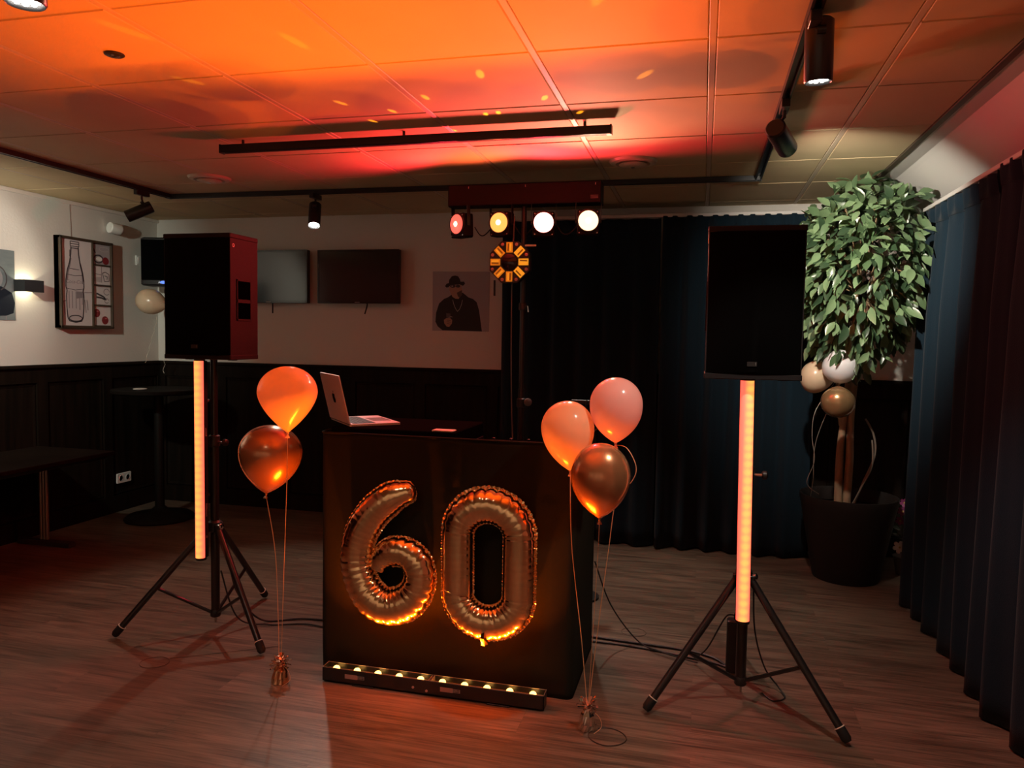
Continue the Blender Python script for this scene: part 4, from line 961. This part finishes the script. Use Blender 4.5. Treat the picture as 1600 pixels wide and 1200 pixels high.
# ================================================================== CORNER: WALL SPEAKER + BALLOONS, TABLES
t = thing('wall_loudspeaker', 'small black loudspeaker in the far left corner behind the big loudspeaker', 'loudspeaker', (-4.50,5.62,1.88))
qz = Matrix.Translation((-4.46,5.58,0)) @ Matrix.Rotation(math.radians(14),4,'Z')
MB().rbox((-.155,-.13,1.885),(.155,.10,2.285), .03, 2, 5).xform(qz).build('cabinet', mat('small_cab', (.012,.012,.014), .5), t, smooth=True)
MB().rbox((-.14,-.137,1.93),(.14,-.128,2.265), .01, 1, 3).xform(qz).build('grille', GRILL, t)
MB().prism(ell(.0,0,.026,.012,18), (Vector((.045,-.139,1.912)),Vector((1,0,0)),Vector((0,0,1)),Vector((0,-1,0))), .001).xform(qz).build('blue_light', mat('blue_led', (.05,.1,.6), .3, emit=(.10,.22,1), estr=1.5), t)
fa = (qz @ Vector((.012,-.139,1.911)), (qz.to_3x3() @ Vector((1,0,0))), Vector((0,0,1)), (qz.to_3x3() @ Vector((0,-1,0))))
text_mesh('A', .028, fa, mat('logo_white_lit', (.8,.8,.8), .4, emit=(.8,.85,1), estr=.35), 'logo_letter', t, .0006)
MB().tube(bez([(-4.46,5.60,1.90),(-4.47,5.60,1.83),(-4.44,5.66,1.80),(-4.44,5.76,1.82)],8), .014, 10).build('bracket', BLKM, t)
G3 = 'balloons hanging in the far left corner'
CURL = mat('ribbon_white', (.45,.40,.33), .5)
def curly(a, b, n, amp, seed):
    rnd = random.Random(seed); a = Vector(a); b = Vector(b)
    return [a.lerp(b,k/n)+Vector((amp*math.cos(k*2.1),amp*math.sin(k*2.1)*.6,0)) for k in range(1,n+1)]
balloon('cream balloon under the small loudspeaker in the far left corner', (-4.385,5.30,1.745), .103, .112, .15, CREAM, G3, [curly((-4.3,5.3,1.66),(-4.42,5.28,1.245),16,.006,1)], (.95,.1,-.28), rib_mat=CURL, rib_r=.0022)
balloon('dark bronze balloon behind the cream one in the far left corner', (-4.245,5.45,1.66), .10, .11, .13, BRONZE, G3, [curly((-4.27,5.38,1.6),(-4.29,5.33,1.16),18,.007,2)], (.4,.2,.85), rib_mat=CURL, rib_r=.0022)

t = thing('bar_table', 'tall round dark bar table in the left corner with a heavy round foot', 'table', (-4.20,5.16,0))
BT = mat('bar_table_black', (.007,.006,.005), .6, 0, .2)
MB().lathe([(.0,1.012),(.33,1.012),(.345,1.02),(.345,1.04),(.338,1.046),(.0,1.046)], (-4.20,5.16,0), n=48, cap0=False, cap1=False).build('table_top', mat('bar_table_top', (.006,.004,.003), .7, 0, .1), t, smooth=True)
MB().tube([(-4.20,5.16,.06),(-4.20,5.16,1.012)], .036, 20).build('column', BT, t, smooth=True)
MB().lathe([(.26,0),(.265,.012),(.24,.035),(.08,.065),(.04,.10)], (-4.20,5.16,0), n=40).build('foot', BT, t, smooth=True)
MB().lathe([(.12,.995),(.12,1.012)], (-4.20,5.16,0), n=24).build('top_flange', BT, t)
tag(MB().lathe([(.05,0),(.052,.004),(.046,.008),(.0,.006)], (-4.28,5.05,1.046), n=24, cap1=False).build('coaster', mat('coaster', (.55,.5,.45), .6)), 'pale flat coaster on the tall bar table', 'coaster')
t = thing('table', 'low dark rectangular table cut by the left edge, on a metal pedestal', 'table', (-4.30,3.8,0))
TT = mat('table_top_wood', (.008,.004,.003), .7, 0, .08, vary=(3,(.014,.008,.005),(1,8,1)))
MB().rbox((-4.64,3.0,.635),(-3.965,4.44,.662), .01, 2, 3).build('table_top', TT, t)
MB().rbox((-4.60,3.04,.610),(-4.005,4.40,.635), .01, 2, 2).build('apron', mat('apron', (.02,.013,.01), .5), t)
for yy in (3.25,4.27):
    for dx in (-.024,0,.024): MB().tube([(-4.42+dx,yy,.04),(-4.42+dx,yy,.61)], .013, 12).build('leg', mat('leg_metal', (.30,.22,.17), .35, .7), t, smooth=True)
    MB().rbox((-4.63,yy-.03,0),(-4.185,yy+.03,.035), .01, 2, 3).build('foot_bar', mat('foot_dark', (.035,.028,.026), .45), t)

# ================================================================== POTTED TREE
PX, PY = .93, 5.17
tr = thing('potted_tree', 'tall leafy ficus tree in a big dark round pot in the right corner', 'tree', (PX,PY,0))
POTM = mat('pot_dark', (.016,.013,.012), .7, 0, .2)
MB().lathe([(.195,0),(.20,.01),(.285,.48),(.292,.50),(.292,.535),(.282,.537),(.270,.52),(.262,.45)], (PX,PY,0), n=48, cap1=False).build('pot', POTM, tr, smooth=True)
MB().lathe([(.268,.44),(.2,.452),(.0,.455)], (PX,PY,0), n=36, cap0=True, cap1=False).build('soil', mat('soil', (.02,.014,.010), .9, bump=(40,.8,(1,1,1))), tr)
BARK = mat('bark', (.36,.25,.15), .7, vary=(14,(.24,.15,.09),(1,1,.35)), bump=(40,.5,(1,1,.4)))
CC = Vector((.905,4.84,1.93))
def stem(pts, r, nm='trunk'): return MB().tube(bez(pts,10), [r*(1-.45*k/(10*(len(pts)-1))) for k in range(10*(len(pts)-1)+1)], 12).build(nm, BARK, tr, smooth=True)
stem([(PX-.06,PY,.44),(PX-.065,PY-.02,.8),(PX-.055,PY-.06,1.05),(PX-.04,PY-.15,1.5),(CC.x-.02,CC.y+.05,1.95)], .026)
stem([(PX-.01,PY+.02,.44),(PX-.005,PY-.01,.75),(PX-.015,PY-.06,1.08),(PX+.0,PY-.2,1.55),(CC.x+.08,CC.y,2.0)], .027)
stem([(PX-.065,PY-.02,.98),(PX-.10,PY-.06,1.2),(PX-.13,PY-.16,1.5),(CC.x-.15,CC.y,1.9)], .014, 'branch')
VINE = mat('vine_grey', (.16,.125,.095), .8)
MB().tube(bez([(PX+.02,PY-.03,.45),(PX+.07,PY-.05,.62),(PX+.13,PY-.06,.80),(PX+.12,PY-.06,.93),(PX+.07,PY-.05,1.03)],10), .006, 8).build('vine', VINE, tr, smooth=True)
MB().tube(bez([(PX+.0,PY-.05,.45),(PX+.06,PY-.07,.60),(PX+.115,PY-.075,.74),(PX+.11,PY-.07,.90)],10), .005, 8).build('vine', VINE, tr, smooth=True)
MB().box((PX-.15,PY-.14,.455),(PX-.10,PY-.138,.49)).build('plant_label', WHITEP, tr)
def leaf_mat(name, col):
    m = bpy.data.materials.new(name); m.use_nodes = True; nt = m.node_tree; b = nt.nodes['Principled BSDF']
    b.inputs['Base Color'].default_value = (*col,1); b.inputs['Roughness'].default_value = .30; b.inputs['Specular IOR Level'].default_value = .6
    tl = nt.nodes.new('ShaderNodeBsdfTranslucent'); tl.inputs[0].default_value = (col[0]*1.3,col[1]*1.4,col[2]*.7,1)
    mx = nt.nodes.new('ShaderNodeMixShader'); mx.inputs[0].default_value = .15
    nt.links.new(b.outputs[0], mx.inputs[1]); nt.links.new(tl.outputs[0], mx.inputs[2]); nt.links.new(mx.outputs[0], nt.nodes['Material Output'].inputs[0])
    return m
LM = [leaf_mat('leaf_dark', (.035,.068,.034)), leaf_mat('leaf_mid', (.085,.145,.068)), leaf_mat('leaf_pale', (.17,.26,.13))]
def leaf_geo(L, Wd):
    ts = [0,.18,.42,.68,.88,1]; ws = [.02,.62,1,.78,.35,.02]; v, f = [], []
    for t_, w_ in zip(ts, ws):
        z = -.18*L*t_*t_; v += [(-Wd/2*w_,L*t_,z+.16*Wd*w_),(0,L*t_,z),(Wd/2*w_,L*t_,z+.16*Wd*w_)]
    for i in range(5):
        a = i*3; f += [(a,a+1,a+4,a+3),(a+1,a+2,a+5,a+4)]
    return v, f
lmesh = []
for k in range(3):
    for q, (L, Wd) in enumerate(((.088,.040),(.115,.050),(.066,.034))):
        v, f = leaf_geo(L, Wd); me = bpy.data.meshes.new('leaf'); me.from_pydata(v, [], f); me.update()
        me.polygons.foreach_set('use_smooth', [True]*len(me.polygons)); me.materials.append(LM[k]); lmesh.append(me)
rnd = random.Random(21); camv = Vector((0,0,1.5))
cand = []
def okp(p): return not (p.x > 1.13 and p.y < 4.80) and p.z < 2.455 and p.x < 1.36
while len(cand) < 1750:
    d = Vector((rnd.gauss(0,1),rnd.gauss(0,1),rnd.gauss(0,1))).normalized()
    rr = rnd.uniform(.55,1.0)**.6
    sz = .52 if d.z > 0 else (.60 if d.x < .1 else .50)
    p = CC+Vector((d.x*.395*rr,d.y*.44*rr,d.z*sz*rr))
    # lumpy outline, thinner lower right
    lump = 1+.16*noise.noise(d*2.3)
    p = CC+(p-CC)*lump
    if d.z < -.35 and d.x > .1 and rnd.random() < .2: continue
    if not okp(p): continue
    out = (d+Vector((0,0,-.85))+Vector((rnd.gauss(0,.5),rnd.gauss(0,.5),rnd.gauss(0,.45)))).normalized()
    cand.append((p, out, rr*(d.dot((camv-CC).normalized())+1.2)))
cand.sort(key=lambda c: -c[2])
big, rest = cand[:300], cand[300:]
# a spread of the best visible leaves: take every second of the front 600
front = cand[:600]; big = front[::2]; rest = front[1::2]+cand[600:]
def leaf_matrix(p, out):
    y = out; n = (Vector((0,-.55,.6))+Vector((rnd.gauss(0,.5),rnd.gauss(0,.5),rnd.gauss(0,.4)))); x = y.cross(n).normalized(); z = x.cross(y)
    m = Matrix((x,y,z)).transposed().to_4x4(); m.translation = p; return m
for p, out, _ in big:
    o = bpy.data.objects.new('leaf', rnd.choice(lmesh)); COL.objects.link(o); o.parent = tr
    mt = leaf_matrix(p, out); mt.translation = p-ORG[tr.name]; o.matrix_local = mt
mbs = [MB(), MB(), MB()]
for p, out, _ in rest:
    k = rnd.randrange(3); s = rnd.uniform(.8,1.2); v, f = leaf_geo(.088*s,.045*s); mt = leaf_matrix(p, out)
    mbs[k].add([mt @ Vector(q) for q in v], f)
me_all = MB(); mi = []
for k in range(3):
    me_all.add(mbs[k].v, mbs[k].f); mi += [k]*len(mbs[k].f)
o_ = ORG[tr.name]; me = bpy.data.meshes.new('foliage'); me.from_pydata([v-o_ for v in me_all.v], [], me_all.f); me.update()
for m_ in LM: me.materials.append(m_)
me.polygons.foreach_set('material_index', mi); me.polygons.foreach_set('use_smooth', [True]*len(mi))
fo = bpy.data.objects.new('foliage', me); COL.objects.link(fo); fo.parent = tr; fo['kind'] = 'stuff'
mb = MB()
for k in range(60):
    p = rnd.choice(cand)[0]; a = CC+(p-CC)*.25+Vector((0,0,-.1)); mb.tube(bez([a, a.lerp(p,.6)+Vector((0,0,.04)), p],5), .0035, 5)
tw = mb.build('twigs', mat('twig', (.30,.20,.11), .7), tr); tw['kind'] = 'stuff'

G4 = 'balloons hanging in the potted tree'
TY = 4.72
balloon('white balloon, highest of the three below the tree crown', (.776,TY,1.366), .101, .10, .105, WHITEL, G4, None, (-.3,-.2,.9), pear=2.2)
balloon('tan balloon on the left below the tree crown', (.660,TY+.15,1.295), .099, .085, .11, CREAM, G4, [[Vector((.66,TY+.06,1.1)),Vector((.645,TY+.06,.95)),Vector((.665,TY+.07,.80)),Vector((.63,TY+.08,.66)),Vector((.72,TY+.22,.57))]], (.9,.0,-.2), rib_mat=CURL, rib_r=.0022)
balloon('gold bronze balloon, lowest of the three below the tree crown', (.760,TY-.06,1.163), .0935, .092, .10, mat('latex_gold', (.42,.25,.12), .24, .6, coat=.5), G4, [[Vector((.68,TY,1.0)),Vector((.655,TY+.02,.86)),Vector((.66,TY+.05,.70)),Vector((.67,TY+.2,.56))]], (.1,.5,.85), rib_mat=CURL, rib_r=.0022)

# flowers behind the pot
fl = thing('flower_plant', 'small plant with white and purple flowers squeezed between the pot and the right curtain', 'flowers', (1.32,5.35,0))
MB().lathe([(.05,0),(.07,.11),(.075,.12),(.065,.118)], (1.32,5.35,0), n=24).build('pot', mat('flower_pot', (.12,.10,.09), .6), fl, smooth=True)
for (x, y, z, m_, s) in ((1.262,5.25,.20,mat('petal_white', (.75,.74,.70), .5),.042),(1.275,5.27,.43,mat('petal_purple', (.22,.03,.12), .5),.034),(1.26,5.26,.37,MATS['petal_purple'],.03),(1.29,5.3,.48,MATS['petal_purple'],.03)):
    MB().tube(bez([(1.32,5.35,.11),((1.32+x)/2,5.32,z*.7+.05),(x,y+.02,z)],6), .003, 6).build('stem', mat('stem_green', (.05,.10,.04), .6), fl)
    fw_ = MB().lathe([(.007,0),(.005,.008)], (x,y,z), (-.3,-1,.2), 10).build('flower_centre', mat('flower_yellow', (.5,.4,.1), .6), fl)
    for k in range(6):
        a = 2*PI*k/6; q = Vector((0,0,1)).rotation_difference(Vector((-.3,-1,.2)).normalized())
        u = q @ Vector((math.cos(a),math.sin(a),0)); v = q @ Vector((-math.sin(a),math.cos(a),0)); n = q @ Vector((0,0,1)); c = Vector((x,y,z))
        MB().rings([[c+u*.004-v*s*.1,c+u*.004+v*s*.1],[c+u*s*.5-v*s*.33+n*.004,c+u*s*.5+v*s*.33+n*.004],[c+u*s*.85-v*s*.28+n*.008,c+u*s*.85+v*s*.28+n*.008],[c+u*s-v*s*.08+n*.004,c+u*s+v*s*.08+n*.004]], closed=False).build('petal', m_, fw_)
for k in range(7):
    a = k*.9; p = Vector((1.32+.05*math.cos(a),5.33+.05*math.sin(a),.14+.04*k)); v, f = leaf_geo(.07,.035); mt = leaf_matrix(p, Vector((math.cos(a),math.sin(a),.5)).normalized())
    MB().add([mt @ Vector(q) for q in v], f).build('leaf', LM[0], fl)

# ================================================================== CABLES AND LOOPS ON THE FLOOR
def cable(label, pts, r, m=RUB, name='cable', cat='cable', group=None):
    return tag(MB().tube(bez(pts,10), r, 7).build(name, m, smooth=True), label, cat, group)
CB = mat('cable_black', (.012,.011,.011), .5)
cable('thick black cable between booth and right tripod, rearmost of the bundle', [(-.55,3.72,.007),(-.3,3.70,.007),(-.05,3.68,.007),(.1,3.62,.007),(.17,3.50,.007)], .006, CB, group='cables from the booth to the right tripod')
cable('thick black cable between booth and right tripod, middle of the bundle', [(-.55,3.66,.006),(-.3,3.655,.006),(-.02,3.60,.006),(.15,3.54,.006),(.24,3.42,.006)], .005, CB, group='cables from the booth to the right tripod')
cable('thin black cable sagging from the booth side down to the bundle', [(-.478,3.62,.42),(-.40,3.66,.20),(-.27,3.68,.03),(-.15,3.60,.018),(.02,3.52,.018)], .0035, CB)
cable('thin black cable looping up to the right tripod tube', [(.0,3.55,.019),(.06,3.45,.12),(.13,3.36,.30),(.165,3.29,.34)], .0035, CB)
cable('black cable coiling down behind the right tripod tube', [(.235,3.26,.50),(.25,3.30,.28),(.30,3.36,.10),(.36,3.36,.02),(.38,3.30,.004),(.33,3.26,.004),(.29,3.32,.004)], .0035, CB)
t = thing('power_brick', 'black power brick standing behind the right tripod tube', 'power adapter', (.185,3.52,0))
MB().rbox((.145,3.49,.0),(.215,3.55,.24), .012, 2, 3).build('case', BLK, t); MB().tube([(.18,3.52,.24),(.18,3.51,.27)], .006, 8).build('cable_exit', RUB, t)
cable('black cable running from the left tripod into the booth, upper of the pair', [(-2.32,3.34,.40),(-2.28,3.36,.18),(-2.18,3.42,.02),(-2.0,3.52,.007),(-1.8,3.54,.007),(-1.55,3.56,.007)], .005, CB, group='cables from the left tripod to the booth')
cable('black cable running from the left tripod into the booth, lower of the pair', [(-2.33,3.30,.30),(-2.25,3.32,.06),(-2.12,3.40,.006),(-1.95,3.46,.006),(-1.75,3.44,.006),(-1.55,3.47,.006)], .004, CB, group='cables from the left tripod to the booth')
def loop(label, c, R, r, m):
    c = Vector(c); pts = [c+Vector((R*(1+.05*math.cos(2*a))*math.cos(a),R*.95*math.sin(a),r+.001*math.sin(3*a)*0)) for a in [2*PI*k/40 for k in range(41)]]
    return tag(MB().tube(pts, r, 6).build('ribbon_loop', m, smooth=True), label, 'ribbon', 'ribbon loops on the floor')
loop('dark curled ribbon loop on the floor beside the silvery balloon weight', (-.305,2.785,0), .068, .0022, mat('loop_dark', (.05,.032,.025), .5))
loop('faint curled ribbon loop on the floor left of the copper balloon weight', (-2.37,2.865,0), .062, .0014, mat('loop_brown', (.10,.07,.055), .5))
loop('faint curled ribbon loop on the floor behind the cable bundle', (-.30,3.85,0), .06, .0014, MATS['loop_brown'])
cable('thin ribbon curling over the floor beside the left tripod', [(-2.33,2.92,.003),(-2.2,3.0,.003),(-2.05,3.10,.003),(-1.93,3.18,.003)], .0013, MATS['loop_brown'], 'ribbon_strand', 'ribbon')
